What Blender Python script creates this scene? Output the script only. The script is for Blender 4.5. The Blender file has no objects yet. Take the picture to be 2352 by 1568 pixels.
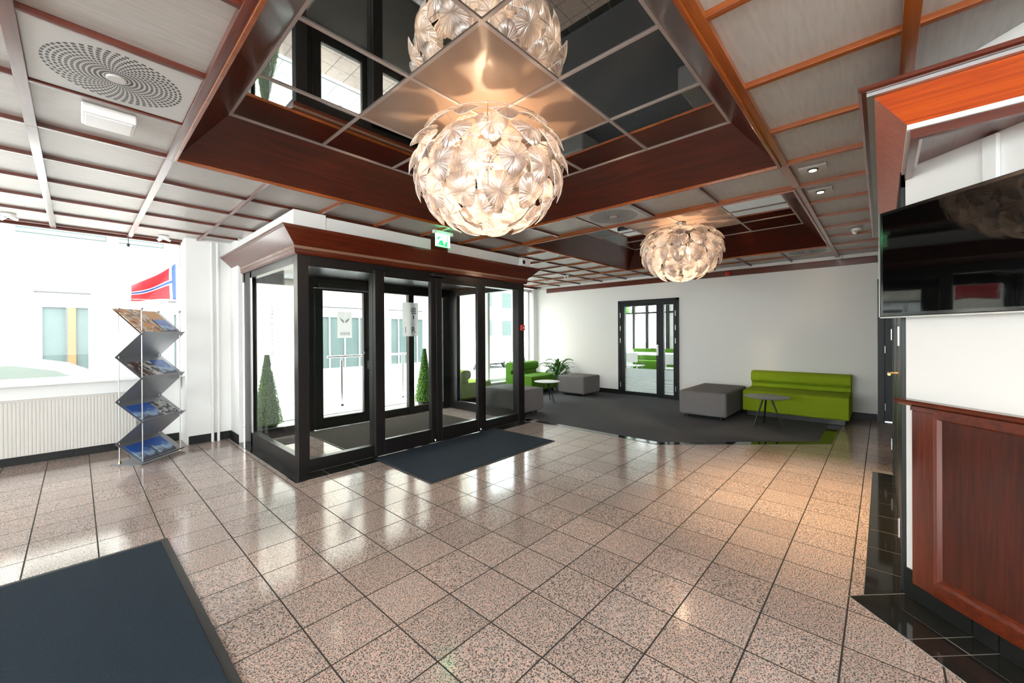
import bpy, bmesh, math, random
from math import sin, cos, pi, radians, sqrt, atan2
from mathutils import Vector, Matrix
random.seed(7)
C = bpy.context.scene.collection
SC = bpy.context.scene

# ------------------------------------------------------------------ camera
CAMZ = 1.30
def cam_matrix(yaw, pitch, roll):
    cy, sy = cos(yaw), sin(yaw); cp, sp = cos(pitch), sin(pitch); cr, sr = cos(roll), sin(roll)
    A = Matrix(((1,0,0),(0,0,-1),(0,1,0)))
    Rz = Matrix(((cy,sy,0),(-sy,cy,0),(0,0,1)))
    Rx = Matrix(((1,0,0),(0,cp,-sp),(0,sp,cp)))
    Rr = Matrix(((cr,-sr,0),(sr,cr,0),(0,0,1)))
    return Rr @ Rx @ A @ Rz
M = cam_matrix(-0.825803, 0.0023927, -0.005843)
camd = bpy.data.cameras.new('camera'); cam = bpy.data.objects.new('camera', camd); C.objects.link(cam)
camd.sensor_width = 36; camd.lens = 921.1/2352*36; camd.shift_y = -0.00578; camd.clip_start = 0.02; camd.clip_end = 400
cam.matrix_world = Matrix.Translation((0,0,CAMZ)) @ (M.transposed() @ Matrix(((1,0,0),(0,-1,0),(0,0,-1)))).to_4x4()
SC.camera = cam

# ------------------------------------------------------------------ world, sun, exposure
SC.cycles.caustics_reflective = True; SC.cycles.caustics_refractive = False
SC.view_settings.view_transform = 'Standard'; SC.view_settings.look = 'None'
SC.view_settings.exposure = 1.05; SC.view_settings.gamma = 1.0; SC.view_settings.use_curve_mapping = False
W = bpy.data.worlds.new('sky'); SC.world = W; W.use_nodes = True
_n = W.node_tree.nodes; _bg = _n['Background']
_bg.inputs['Color'].default_value = (0.93, 0.97, 1.0, 1); _bg.inputs['Strength'].default_value = 5.8
def lamp(name, kind, loc, energy, color=(1,1,1), size=0.1, rot=(0,0,0), **k):
    d = bpy.data.lights.new(name, kind); d.energy = energy; d.color = color
    if kind == 'POINT': d.shadow_soft_size = size
    if kind == 'SPOT': d.shadow_soft_size = size; d.spot_size = k.get('spot', 1.6); d.spot_blend = k.get('blend', .6)
    if kind == 'SUN': d.angle = size
    if kind == 'SPOT': d.specular_factor = .15
    if kind == 'AREA': d.size = size; d.shape = 'SQUARE'
    o = bpy.data.objects.new(name, d); C.objects.link(o); o.location = loc; o.rotation_euler = rot
    return o
lamp('sun', 'SUN', (0,0,20), 2.4, (1,.96,.9), radians(2), (radians(42), 0, radians(-18)))
WARM = (1.0, .70, .44)

# ------------------------------------------------------------------ materials
MATS = {}
def mat(name, color=(.5,.5,.5), rough=.5, metal=0., spec=.5, coat=0., coatr=.1, emit=None, estr=0., noise=None, bump=None):
    """plain principled; noise=(scale, colour2, stretch); bump=(scale, strength)"""
    m = bpy.data.materials.new(name); m.use_nodes = True; nt = m.node_tree; b = nt.nodes['Principled BSDF']
    b.inputs['Base Color'].default_value = (*color, 1); b.inputs['Roughness'].default_value = rough
    b.inputs['Metallic'].default_value = metal; b.inputs['Specular IOR Level'].default_value = spec
    b.inputs['Coat Weight'].default_value = coat; b.inputs['Coat Roughness'].default_value = coatr
    if emit: b.inputs['Emission Color'].default_value = (*emit, 1); b.inputs['Emission Strength'].default_value = estr
    L = nt.links.new
    if noise or bump:
        tc = nt.nodes.new('ShaderNodeTexCoord'); mp = nt.nodes.new('ShaderNodeMapping'); L(tc.outputs['Object'], mp.inputs['Vector'])
        if noise and len(noise) > 2: mp.inputs['Scale'].default_value = noise[2]
    if noise:
        nz = nt.nodes.new('ShaderNodeTexNoise'); nz.inputs['Scale'].default_value = noise[0]; nz.inputs['Detail'].default_value = 6
        L(mp.outputs[0], nz.inputs['Vector'])
        mx = nt.nodes.new('ShaderNodeMix'); mx.data_type = 'RGBA'
        mx.inputs[6].default_value = (*color, 1); mx.inputs[7].default_value = (*noise[1], 1)
        rp = nt.nodes.new('ShaderNodeMapRange'); rp.inputs[1].default_value = .35; rp.inputs[2].default_value = .65
        L(nz.outputs['Fac'], rp.inputs[0]); L(rp.outputs[0], mx.inputs[0]); L(mx.outputs[2], b.inputs['Base Color'])
    if bump:
        n2 = nt.nodes.new('ShaderNodeTexNoise'); n2.inputs['Scale'].default_value = bump[0]; n2.inputs['Detail'].default_value = 3
        L(mp.outputs[0], n2.inputs['Vector'])
        bp = nt.nodes.new('ShaderNodeBump'); bp.inputs['Strength'].default_value = bump[1]; bp.inputs['Distance'].default_value = .004
        L(n2.outputs['Fac'], bp.inputs['Height']); L(bp.outputs[0], b.inputs['Normal'])
    MATS[name] = m; return m

def wood(name, c1, c2, axis='x', rough=.28, coat=.5):
    m = mat(name, c1, rough, coat=coat, coatr=.12); nt = m.node_tree; L = nt.links.new; b = nt.nodes['Principled BSDF']
    g = nt.nodes.new('ShaderNodeNewGeometry'); mp = nt.nodes.new('ShaderNodeMapping'); L(g.outputs['Position'], mp.inputs['Vector'])
    s = {'x': (1.2, 26, 26), 'y': (26, 1.2, 26), 'z': (26, 26, 1.6)}[axis]
    mp.inputs['Scale'].default_value = s
    nz = nt.nodes.new('ShaderNodeTexNoise'); nz.inputs['Scale'].default_value = 1.6; nz.inputs['Detail'].default_value = 7
    nz.inputs['Distortion'].default_value = 1.2; L(mp.outputs[0], nz.inputs['Vector'])
    mx = nt.nodes.new('ShaderNodeMix'); mx.data_type = 'RGBA'; mx.inputs[6].default_value = (*c1, 1); mx.inputs[7].default_value = (*c2, 1)
    rp = nt.nodes.new('ShaderNodeMapRange'); rp.inputs[1].default_value = .35; rp.inputs[2].default_value = .68
    L(nz.outputs['Fac'], rp.inputs[0]); L(rp.outputs[0], mx.inputs[0]); L(mx.outputs[2], b.inputs['Base Color'])
    return m
MW = {a: wood('mahogany_'+a, (.135,.019,.0045), (.06,.008,.0025), a) for a in 'xyz'}
MD = {a: wood('dark_mahogany_'+a, (.075,.009,.0025), (.032,.004,.0012), a, coat=.3) for a in 'xyz'}
MO = {a: wood('warm_lit_mahogany_'+a, (.31,.075,.009), (.19,.040,.005), a) for a in 'xy'}  # mahogany with warm light and rim highlights put into the colour
M_orw = wood('orange_lit_wood', (.52,.080,.003), (.30,.030,.002), 'y', coat=.2)  # canopy slope: the strong light on it is put into the orange
M_wall = mat('white_wall_paint', (.84,.835,.815), .6, bump=(60,.05))
M_white = mat('white_lacquer', (.82,.82,.81), .35)
M_panel = mat('grey_ceiling_panel', (.46,.43,.405), .38, noise=(6,(.40,.37,.335),(1,9,1)), bump=(40,.12), coat=.15, coatr=.3)
M_slab = mat('dark_void', (.03,.025,.02), .9)
M_black = mat('black_aluminium', (.010,.009,.009), .3, spec=.35)
M_blackdoor = mat('black_door_paint', (.010,.013,.015), .35, spec=.35)
M_grout = mat('dark_grout', (.03,.026,.022), .9)
M_grout2 = mat('grey_grout', (.32,.31,.29), .8)
M_carpet = mat('charcoal_carpet', (.115,.12,.13), .95, spec=.1, noise=(220,(.085,.088,.096)), bump=(300,.4))
M_mat = mat('blue_black_mat', (.026,.041,.060), .95, spec=.1, noise=(260,(.014,.022,.032)), bump=(350,.6))
M_mat.node_tree.nodes['Principled BSDF'].inputs['Sheen Weight'].default_value = .02
M_matedge = mat('black_rubber', (.02,.02,.02), .6)
M_brownmat = mat('brown_entrance_mat', (.10,.085,.07), .95, spec=.1, noise=(240,(.045,.04,.035)), bump=(300,.5))
M_chrome = mat('chrome', (.8,.8,.8), .15, metal=1)
M_brass = mat('brass', (.75,.55,.25), .2, metal=1)
M_alu = mat('brushed_aluminium', (.62,.62,.62), .35, metal=1)
M_rack = mat('silver_sheet_steel', (.30,.31,.33), .38, metal=.6)
M_green = mat('lime_green_wool', (.30,.42,.018), .9, spec=.2, bump=(400,.3), noise=(90,(.26,.37,.014)))
M_green2 = mat('green_wool', (.10,.24,.02), .9, spec=.2, bump=(400,.3), noise=(90,(.085,.21,.018)))
M_grey = mat('grey_wool', (.20,.185,.185), .9, spec=.2, bump=(400,.3), noise=(90,(.17,.16,.16)))
M_dark = mat('black_plastic', (.01,.01,.01), .4)
M_tvscreen = mat('black_tv_glass', (.002,.002,.002), .03, spec=.3)
M_bskirt = mat('black_skirting_granite', (.012,.013,.012), .4, spec=.2)
M_tvbezel = mat('black_gloss_bezel', (.006,.006,.006), .15, coat=.5)
M_table = mat('grey_table_laminate', (.17,.17,.18), .35)
M_tablew = mat('white_table_laminate', (.75,.75,.78), .3)
M_tbar = mat('grey_grid_bar', (.42,.37,.35), .4)
M_plast = mat('beige_centre_panel', (.30,.205,.15), .35, coat=.1)
M_mirror = mat('smoked_mirror', (.62,.63,.62), .02, metal=1)
M_red = mat('red_plastic', (.6,.02,.02), .3)
M_rad = mat('cream_radiator', (.62,.59,.55), .4)
M_stone = mat('pale_facade_stone', (.62,.57,.50), .8, noise=(2.5,(.52,.46,.40)))
M_street = mat('pale_asphalt', (.36,.36,.36), .9, noise=(3,(.30,.30,.30)))
M_paving = mat('pale_paving', (.50,.50,.49), .7, noise=(4,(.44,.44,.43)))
M_carw = mat('white_car_paint', (.8,.8,.8), .2, coat=.6)
M_carglass = mat('dark_car_glass', (.13,.15,.135), .05)
M_orange = mat('orange_column_paint', (.24,.085,.03), .5)
M_winglass = mat('facade_window_glass', (.075,.10,.097), .06, spec=.15)
M_leaf = mat('green_leaf', (.06,.19,.03), .45, noise=(30,(.10,.26,.05)))
M_leaf2 = mat('deep_green_leaf', (.035,.12,.03), .4, noise=(30,(.08,.20,.05)))
M_soil = mat('pot_ceramic', (.28,.27,.25), .5)
M_box = mat('bright_boxwood', (.09,.24,.02), .7, noise=(60,(.16,.34,.04)))

def granite():
    m = mat('pink_granite', (.6,.45,.38), .12, spec=.55); nt = m.node_tree; L = nt.links.new; b = nt.nodes['Principled BSDF']
    g = nt.nodes.new('ShaderNodeNewGeometry'); oi = nt.nodes.new('ShaderNodeObjectInfo')
    ad = nt.nodes.new('ShaderNodeVectorMath'); ad.operation = 'ADD'
    cb = nt.nodes.new('ShaderNodeCombineXYZ'); ml = nt.nodes.new('ShaderNodeMath'); ml.operation = 'MULTIPLY'; ml.inputs[1].default_value = 37
    L(oi.outputs['Random'], ml.inputs[0]); L(ml.outputs[0], cb.inputs[2]); L(g.outputs['Position'], ad.inputs[0]); L(cb.outputs[0], ad.inputs[1])
    n1 = nt.nodes.new('ShaderNodeTexNoise'); n1.inputs['Scale'].default_value = 165; n1.inputs['Detail'].default_value = 3; n1.inputs['Roughness'].default_value = .55
    n2 = nt.nodes.new('ShaderNodeTexNoise'); n2.inputs['Scale'].default_value = 60; n2.inputs['Detail'].default_value = 4
    L(ad.outputs[0], n1.inputs['Vector']); L(ad.outputs[0], n2.inputs['Vector'])
    base = nt.nodes.new('ShaderNodeMix'); base.data_type = 'RGBA'
    base.inputs[6].default_value = (.62,.45,.385,1); base.inputs[7].default_value = (.47,.40,.365,1)
    r2 = nt.nodes.new('ShaderNodeMapRange'); r2.inputs[1].default_value = .42; r2.inputs[2].default_value = .6; L(n2.outputs['Fac'], r2.inputs[0]); L(r2.outputs[0], base.inputs[0])
    sp = nt.nodes.new('ShaderNodeMix'); sp.data_type = 'RGBA'; sp.inputs[7].default_value = (.10,.088,.08,1)
    r1 = nt.nodes.new('ShaderNodeMapRange'); r1.inputs[1].default_value = .50; r1.inputs[2].default_value = .575
    L(n1.outputs['Fac'], r1.inputs[0]); L(r1.outputs[0], sp.inputs[0]); L(base.outputs[2], sp.inputs[6])
    # slight tint per tile
    hs = nt.nodes.new('ShaderNodeHueSaturation'); mr = nt.nodes.new('ShaderNodeMapRange'); mr.inputs[3].default_value = .9; mr.inputs[4].default_value = 1.08
    L(oi.outputs['Random'], mr.inputs[0]); L(mr.outputs[0], hs.inputs['Value']); L(sp.outputs[2], hs.inputs['Color']); L(hs.outputs[0], b.inputs['Base Color'])
    return m
M_gran = granite()
M_bgran = mat('black_granite', (.012,.013,.012), .06, spec=.5, noise=(180,(.022,.022,.02)))

def arch_glass(name, tint=(.96,.98,.97), refl=.9, frost=0.):
    m = bpy.data.materials.new(name); m.use_nodes = True; nt = m.node_tree; nt.nodes.clear(); L = nt.links.new
    out = nt.nodes.new('ShaderNodeOutputMaterial'); t = nt.nodes.new('ShaderNodeBsdfTransparent'); t.inputs[0].default_value = (*tint, 1)
    g = nt.nodes.new('ShaderNodeBsdfGlossy'); g.inputs['Roughness'].default_value = .0
    f = nt.nodes.new('ShaderNodeFresnel'); 
    ge = nt.nodes.new('ShaderNodeNewGeometry'); io = nt.nodes.new('ShaderNodeMapRange'); io.inputs[3].default_value = 1.35; io.inputs[4].default_value = 1/1.35
    L(ge.outputs['Backfacing'], io.inputs[0]); L(io.outputs[0], f.inputs[0])
    mu = nt.nodes.new('ShaderNodeMath'); mu.operation = 'MULTIPLY'; mu.inputs[1].default_value = refl; L(f.outputs[0], mu.inputs[0])
    mx = nt.nodes.new('ShaderNodeMixShader'); L(mu.outputs[0], mx.inputs[0]); L(t.outputs[0], mx.inputs[1]); L(g.outputs[0], mx.inputs[2])
    last = mx
    if frost:
        d = nt.nodes.new('ShaderNodeBsdfDiffuse'); d.inputs[0].default_value = (.8,.84,.84,1)
        tr = nt.nodes.new('ShaderNodeBsdfTranslucent'); tr.inputs[0].default_value = (.8,.84,.84,1)
        a = nt.nodes.new('ShaderNodeMixShader'); a.inputs[0].default_value = .5; L(d.outputs[0], a.inputs[1]); L(tr.outputs[0], a.inputs[2])
        c = nt.nodes.new('ShaderNodeMixShader'); c.inputs[0].default_value = frost; L(mx.outputs[0], c.inputs[1]); L(a.outputs[0], c.inputs[2]); last = c
    L(last.outputs[0], out.inputs[0]); MATS[name] = m; return m
M_glass = arch_glass('clear_glass', refl=.5)
M_glass2 = arch_glass('coated_clear_glass', refl=.3)
M_frost = arch_glass('frosted_film', frost=.95)
M_decal = arch_glass('grey_decal', frost=.0)
M_decal = mat('grey_vinyl', (.35,.35,.35), .6)
def paper_mat(name, col):
    m = bpy.data.materials.new(name); m.use_nodes = True; nt = m.node_tree; nt.nodes.clear(); L = nt.links.new
    o = nt.nodes.new('ShaderNodeOutputMaterial'); a = nt.nodes.new('ShaderNodeMixShader'); a.inputs[0].default_value = .5
    d = nt.nodes.new('ShaderNodeBsdfDiffuse'); t = nt.nodes.new('ShaderNodeBsdfTranslucent')
    d.inputs[0].default_value = t.inputs[0].default_value = (*col,1); L(d.outputs[0], a.inputs[1]); L(t.outputs[0], a.inputs[2]); L(a.outputs[0], o.inputs[0]); MATS[name] = m; return m
M_poster = paper_mat('white_paper', (.9,.9,.9))

def petal_material():
    m = bpy.data.materials.new('prismatic_acrylic'); m.use_nodes = True; nt = m.node_tree; nt.nodes.clear(); L = nt.links.new
    N = nt.nodes.new
    out = N('ShaderNodeOutputMaterial')
    tc = N('ShaderNodeTexCoord'); sx = N('ShaderNodeSeparateXYZ'); L(tc.outputs['Object'], sx.inputs[0])
    at = N('ShaderNodeMath'); at.operation = 'ARCTAN2'; L(sx.outputs[0], at.inputs[0]); L(sx.outputs[1], at.inputs[1])
    m1 = N('ShaderNodeMath'); m1.operation = 'MULTIPLY'; m1.inputs[1].default_value = 3.2; L(at.outputs[0], m1.inputs[0])
    cb = N('ShaderNodeCombineXYZ'); L(m1.outputs[0], cb.inputs[0])
    oi = N('ShaderNodeObjectInfo'); ml = N('ShaderNodeMath'); ml.operation = 'MULTIPLY'; ml.inputs[1].default_value = 20; L(oi.outputs['Random'], ml.inputs[0]); L(ml.outputs[0], cb.inputs[1])
    nz = N('ShaderNodeTexNoise'); nz.inputs['Scale'].default_value = 1.6; nz.inputs['Detail'].default_value = 2.5; nz.inputs['Roughness'].default_value = .5; L(cb.outputs[0], nz.inputs['Vector'])
    bp = N('ShaderNodeBump'); bp.inputs['Strength'].default_value = .9; bp.inputs['Distance'].default_value = .03; L(nz.outputs['Fac'], bp.inputs['Height'])
    tr = N('ShaderNodeBsdfTransparent'); tr.inputs[0].default_value = (.97,.92,.88,1)
    gl = N('ShaderNodeBsdfGlossy'); gl.inputs['Roughness'].default_value = .22; gl.inputs[0].default_value = (1,.95,.92,1); L(bp.outputs[0], gl.inputs['Normal'])
    tl = N('ShaderNodeBsdfTranslucent'); tl.inputs[0].default_value = (.92,.90,.92,1); L(bp.outputs[0], tl.inputs['Normal'])
    rf = N('ShaderNodeBsdfRefraction'); rf.inputs['IOR'].default_value = 1.2; rf.inputs['Roughness'].default_value = .1; L(bp.outputs[0], rf.inputs['Normal'])
    a = N('ShaderNodeMixShader'); L(tr.outputs[0], a.inputs[1]); L(tl.outputs[0], a.inputs[2])
    rr = N('ShaderNodeMapRange'); rr.inputs[1].default_value = .35; rr.inputs[2].default_value = .65; rr.inputs[3].default_value = .16; rr.inputs[4].default_value = .72; L(nz.outputs['Fac'], rr.inputs[0]); L(rr.outputs[0], a.inputs[0])
    b = N('ShaderNodeMixShader'); b.inputs[0].default_value = .40; L(a.outputs[0], b.inputs[1]); L(gl.outputs[0], b.inputs[2])
    L(b.outputs[0], out.inputs[0]); MATS['prismatic_acrylic'] = m; return m
M_petal = petal_material()
M_rim = mat('edge_lit_acrylic_rim', (.9,.82,.76), .2, spec=.6, coat=.5)  # whiter than the petal: light caught along the edge is painted in

def emissive(name, col, s):
    return mat(name, col, .5, emit=col, estr=s)
M_bulb = emissive('warm_bulb', (1,.80,.58), 2.5)
M_spot = emissive('warm_downlight', (1,.85,.6), 9)
M_fill = emissive('white_fill_panel', (1,.95,.88), 15.0)
M_exitg = emissive('green_exit_light', (.01,.45,.10), .9)
M_exitw = emissive('white_exit_light', (.50,.95,.62), .75)

# ------------------------------------------------------------------ mesh helpers
class MB:
    def __init__(s): s.v = []; s.f = []; s.mi = []; s.sm = []
    def add(s, v, f, mi=0, sm=False):
        o = len(s.v); s.v += [tuple(p) for p in v]; s.f += [tuple(i+o for i in q) for q in f]; s.mi += [mi]*len(f); s.sm += [sm]*len(f); return s
    def box(s, x0, x1, y0, y1, z0, z1, mi=0):
        if x0 > x1: x0, x1 = x1, x0
        if y0 > y1: y0, y1 = y1, y0
        if z0 > z1: z0, z1 = z1, z0
        v = [(x0,y0,z0),(x1,y0,z0),(x1,y1,z0),(x0,y1,z0),(x0,y0,z1),(x1,y0,z1),(x1,y1,z1),(x0,y1,z1)]
        return s.add(v, [(0,3,2,1),(4,5,6,7),(0,1,5,4),(1,2,6,5),(2,3,7,6),(3,0,4,7)], mi)
    def prism(s, poly, z0, z1, mi=0):
        n = len(poly)
        a = sum(poly[i][0]*poly[(i+1)%n][1]-poly[(i+1)%n][0]*poly[i][1] for i in range(n))
        if a < 0: poly = poly[::-1]
        v = [(p[0],p[1],z0) for p in poly]+[(p[0],p[1],z1) for p in poly]
        f = [tuple(range(n-1,-1,-1)), tuple(range(n,2*n))]+[(i,(i+1)%n,n+(i+1)%n,n+i) for i in range(n)]
        return s.add(v, f, mi)
    def extrude(s, prof, fn, t0, t1, mi=0, sm=False):
        """prof: list of (a,b); fn(a,b,t)->xyz"""
        n = len(prof); v = [fn(a,b,t0) for a,b in prof]+[fn(a,b,t1) for a,b in prof]
        f = [tuple(range(n)), tuple(range(2*n-1,n-1,-1))]+[(i,n+i,n+(i+1)%n,(i+1)%n) for i in range(n)]
        o = len(s.f); s.add(v, f, mi)
        if sm:
            for k in range(o+2, len(s.f)): s.sm[k] = True
        return s
    def tube(s, p0, p1, r0, r1=None, n=12, mi=0, cap=True):
        r1 = r0 if r1 is None else r1
        p0, p1 = Vector(p0), Vector(p1); d = (p1-p0).normalized()
        u = d.orthogonal().normalized(); w = d.cross(u)
        v = []
        for p, r in ((p0,r0),(p1,r1)):
            for i in range(n):
                a = 2*pi*i/n; v.append(p+(u*cos(a)+w*sin(a))*r)
        o = len(s.f); s.add(v, [(i,(i+1)%n,n+(i+1)%n,n+i) for i in range(n)], mi, True)
        if cap: s.add(v, [tuple(range(n-1,-1,-1)), tuple(range(n,2*n))], mi)
        return s
    def path(s, pts, r, n=8, mi=0):
        for a, b in zip(pts, pts[1:]): s.tube(a, b, r, n=n, mi=mi)
        return s
    def lathe(s, c, prof, n=24, mi=0):
        """prof list of (r,z) bottom->top"""
        v = []; m = len(prof)
        for r, z in prof:
            for i in range(n):
                a = 2*pi*i/n; v.append((c[0]+r*cos(a), c[1]+r*sin(a), c[2]+z))
        f = [(j*n+i, j*n+(i+1)%n, (j+1)*n+(i+1)%n, (j+1)*n+i) for j in range(m-1) for i in range(n)]
        s.add(v, f, mi, True); s.add(v, [tuple(range(n-1,-1,-1)), tuple(range((m-1)*n, m*n))], mi)
        return s
    def mesh(s, name, mats, off=(0,0,0)):
        me = bpy.data.meshes.new(name); ox, oy, oz = off
        me.from_pydata([(x-ox,y-oy,z-oz) for x,y,z in s.v], [], s.f)
        for m in (mats if isinstance(mats, (list,tuple)) else [mats]): me.materials.append(m)
        for p, mi, sm in zip(me.polygons, s.mi, s.sm): p.material_index = mi; p.use_smooth = sm
        me.update(); return me
    def build(s, name, mats, parent=None, bevel=0, seg=2):
        off = wloc(parent) if parent else (0,0,0)
        o = bpy.data.objects.new(name, s.mesh(name, mats, off)); C.objects.link(o)
        if parent: o.parent = parent
        if bevel:
            b = o.modifiers.new('bevel', 'BEVEL'); b.width = bevel; b.segments = seg; b.limit_method = 'ANGLE'; b.angle_limit = radians(40)
            for p in o.data.polygons: p.use_smooth = True
            try:
                w = o.modifiers.new('wn', 'WEIGHTED_NORMAL'); w.keep_sharp = True
            except Exception: pass
        return o
def wloc(o):
    v = Vector((0,0,0))
    while o: v += o.location; o = o.parent
    return tuple(v)
def tag(o, label=None, cat=None, group=None, kind=None):
    if label: o['label'] = label
    if cat: o['category'] = cat
    if group: o['group'] = group
    if kind: o['kind'] = kind
    return o
def empty(name, loc, label=None, cat=None, group=None, kind=None):
    o = bpy.data.objects.new(name, None); C.objects.link(o); o.location = loc; o.empty_display_size = .1
    return tag(o, label, cat, group, kind)
def link_mesh(name, me, loc, parent=None, rot=None, scale=None):
    o = bpy.data.objects.new(name, me); C.objects.link(o)
    if parent:
        o.parent = parent; w = wloc(parent); loc = (loc[0]-w[0], loc[1]-w[1], loc[2]-w[2])
    o.location = loc
    if rot: o.rotation_euler = rot
    if scale: o.scale = scale
    return o
def S(name, mb, m, **k): return tag(mb.build(name, m, **k), kind='structure')
def text_mb(txt, size, depth=.001):
    cu = bpy.data.curves.new('t', 'FONT'); cu.body = txt; cu.size = size; cu.extrude = depth; cu.align_x = 'CENTER'; cu.align_y = 'CENTER'; cu.resolution_u = 3
    o = bpy.data.objects.new('t', cu); C.objects.link(o); dg = bpy.context.evaluated_depsgraph_get(); dg.update()
    me = bpy.data.meshes.new_from_object(o.evaluated_get(dg)); bpy.data.objects.remove(o)
    return me
def put_text(name, txt, size, loc, mat_, parent, rot):
    me = text_mb(txt, size); me.name = name; me.materials.clear(); me.materials.append(mat_)
    return link_mesh(name, me, loc, parent, rot)

ZC = 2.46            # underside of the ceiling battens
G = .585             # ceiling module
XF = 7.96            # far wall
DV = Vector((-1,-1,0)).normalized(); DN = Vector((-1,1,0)).normalized()   # diagonal wall: along, out into the room
P0 = Vector((2.785,-.088,0))
def dg(s, out, z): p = P0+DV*s+DN*out; return (p.x, p.y, z)

# ================================================================== SETTING
# ---- floor bed, granite tiles
TX0, TY0, TP = -.2148, .1227, .2953
floor = S('floor', MB().box(-4.2, XF+.1, -5.2, 6.55, -.12, -.0007), M_grout)
def tile_mesh(name, w, h=.012, b=.0009):
    mb = MB(); a = w/2
    v = [(-a,-a,0),(a,-a,0),(a,a,0),(-a,a,0)]
    lo = [(x,y,-h) for x,y,_ in v]; mid = [(x,y,-b) for x,y,_ in v]; hi = [(x*(1-b/a),y*(1-b/a),0) for x,y,_ in v]
    mb.add(lo+mid+hi, [(0,1,5,4),(1,2,6,5),(2,3,7,6),(3,0,4,7),(4,5,9,8),(5,6,10,9),(6,7,11,10),(7,4,8,11),(8,9,10,11)])
    return mb
tmb = tile_mesh('tile', TP-.0055)
tmb.mi = [1]*8+[0]
M_gedge = mat('honed_granite_edge', (.16,.13,.11), .85, spec=.1)
tme = tmb.mesh('tile', [M_gran, M_gedge])
def proj(x, y, z):
    v = M @ Vector((x, y, z-CAMZ))
    if v.z < .05: return None
    return 1176+921.1*v.x/v.z, 770.4+921.1*v.y/v.z, v.z
cells = []
for i in range(-14, 28):
    for j in range(-18, 22):
        x, y = TX0+(i+.5)*TP, TY0+(j+.5)*TP
        if y > 6.55 or x > XF: continue
        if x > 4.85 and y > .75 and (x+y) > 7.0: continue            # under the carpet
        if y < -.35 and x > 2.6: continue
        p = proj(x, y, 0); a = 0
        if p and -60 < p[0] < 2412 and p[1] < 1640: a = 1/p[2]**3
        cells.append((a, x, y))
cells.sort(key=lambda c: -c[0])
for a, x, y in cells[:300]:
    link_mesh('tile', tme, (x, y, 0), floor)
rest = MB()
for a, x, y in cells[300:]: rest.add([(vx+x, vy+y, vz) for vx,vy,vz in tmb.v], tmb.f); rest.mi[-9:] = tmb.mi
tag(rest.build('tile_field', [M_gran, M_gedge], floor), kind='stuff')

# ---- black granite strips (raised 2 mm) made of pieces with pale joints
def strip(parent_name, quads, joint=.004, z=.004, bed=None):
    """quads: list of 4-point polygons; each becomes a tile piece"""
    par = tag((bed[0] if bed else MB()).build(parent_name, M_grout2), kind='structure')
    for q in quads:
        cx = sum(p[0] for p in q)/len(q); cy = sum(p[1] for p in q)/len(q)
        pts = []
        for p in q:
            d = Vector((p[0]-cx, p[1]-cy)); l = d.length; d *= (l-joint*.9)/l; pts.append((cx+d.x, cy+d.y))
        MB().prism(pts, 0, z).build('tile', M_bgran, par)
    return par
def run(a, b, w0, w1, n):
    """pieces along a->b (2d), between offsets w0,w1 to the right"""
    a, b = Vector(a), Vector(b); d = (b-a)/n; r = Vector((d.y,-d.x)).normalized(); out = []
    for k in range(n):
        p, q = a+d*k, a+d*(k+1)
        out.append([tuple(p+r*w0), tuple(q+r*w0), tuple(q+r*w1), tuple(p+r*w1)])
    return out
bedv = MB().box(1.30,1.40,3.80,6.05,0,.0025).box(1.30,4.75,3.80,4.02,0,.0025).box(4.58,4.75,3.9,5.8,0,.0025)
strip('trim_1', [[(1.30,6.05-.2953*k),(1.41,6.05-.2953*k),(1.41,max(3.99,6.05-.2953*(k+1))),(1.30,max(3.99,6.05-.2953*(k+1)))] for k in range(7)]
      + [[(1.30+.2953*k,3.80),(1.30+.2953*(k+1),3.80),(1.30+.2953*(k+1),3.99),(1.30+.2953*k,3.99)] for k in range(11)], bed=(bedv,))
bedr = MB().box(2.62,5.12,-.088,.07,0,.0025)
Q = [[(2.66+.2953*k,-.088),(2.66+.2953*(k+1),-.088),(2.66+.2953*(k+1),.07),(2.66+.2953*k,.07)] for k in range(8)]
Q[0] = [(2.785,-.088),(2.955,-.088),(2.955,.07),(2.63,.07)]
strip('trim_2', Q, bed=(bedr,))
d2 = lambda s, o: (dg(s,o,0)[0], dg(s,o,0)[1])
Qd = []
ss = [-.0,.285,.375,.66,.75,1.05,1.35]
for k in range(6):
    Qd.append([d2(ss[k],.004), d2(ss[k+1],.004), d2(ss[k+1],.135), d2(ss[k],.135)])
    s0 = ss[k]
    Qd.append([d2(s0,.135), d2(ss[k+1],.135), d2(ss[k+1]+.0,.30), d2(s0,.30)])
bedd = MB().prism([d2(0,0), d2(1.35,0), d2(1.35,.30), d2(0,.30)], 0, .0025)
strip('trim_3', Qd, bed=(bedd,))

# ---- walls
wf = MB()                                            # window side wall, y = 6.48..6.7
wf.box(-4.2, .885, 6.48, 6.72, 0, .80)                # parapet under the left window
wf.box(.885, 1.36, 6.12, 6.72, 0, 2.52)               # white pillar
wf.box(1.33, 1.375, 5.75, 6.12, 0, 2.52)             # return to the vestibule
wf.box(4.66, 4.86, 5.80, 6.72, 0, 2.52)              # wall between vestibule recess and lounge
wf.box(4.86, 7.96, 6.48, 6.72, 0, .22)
wf.box(-4.2, 7.96, 6.50, 6.72, 2.50, 2.9)            # lintel
S('wall_front', wf, M_wall)
wr = MB()                                            # far wall, x = 7.96, with the glazed door opening
wr.box(XF, XF+.14, 4.195, 6.72, 0, 2.52).box(XF, XF+.14, .046, 2.905, 0, 2.52).box(XF, XF+.14, 2.905, 4.195, 2.0, 2.52)
wr.box(XF, XF+.14, -.95, .046, 2.08, 2.52).box(XF, XF+.14, -2.2, -.95, 0, 2.52)
S('wall_far', wr, M_wall)
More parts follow.
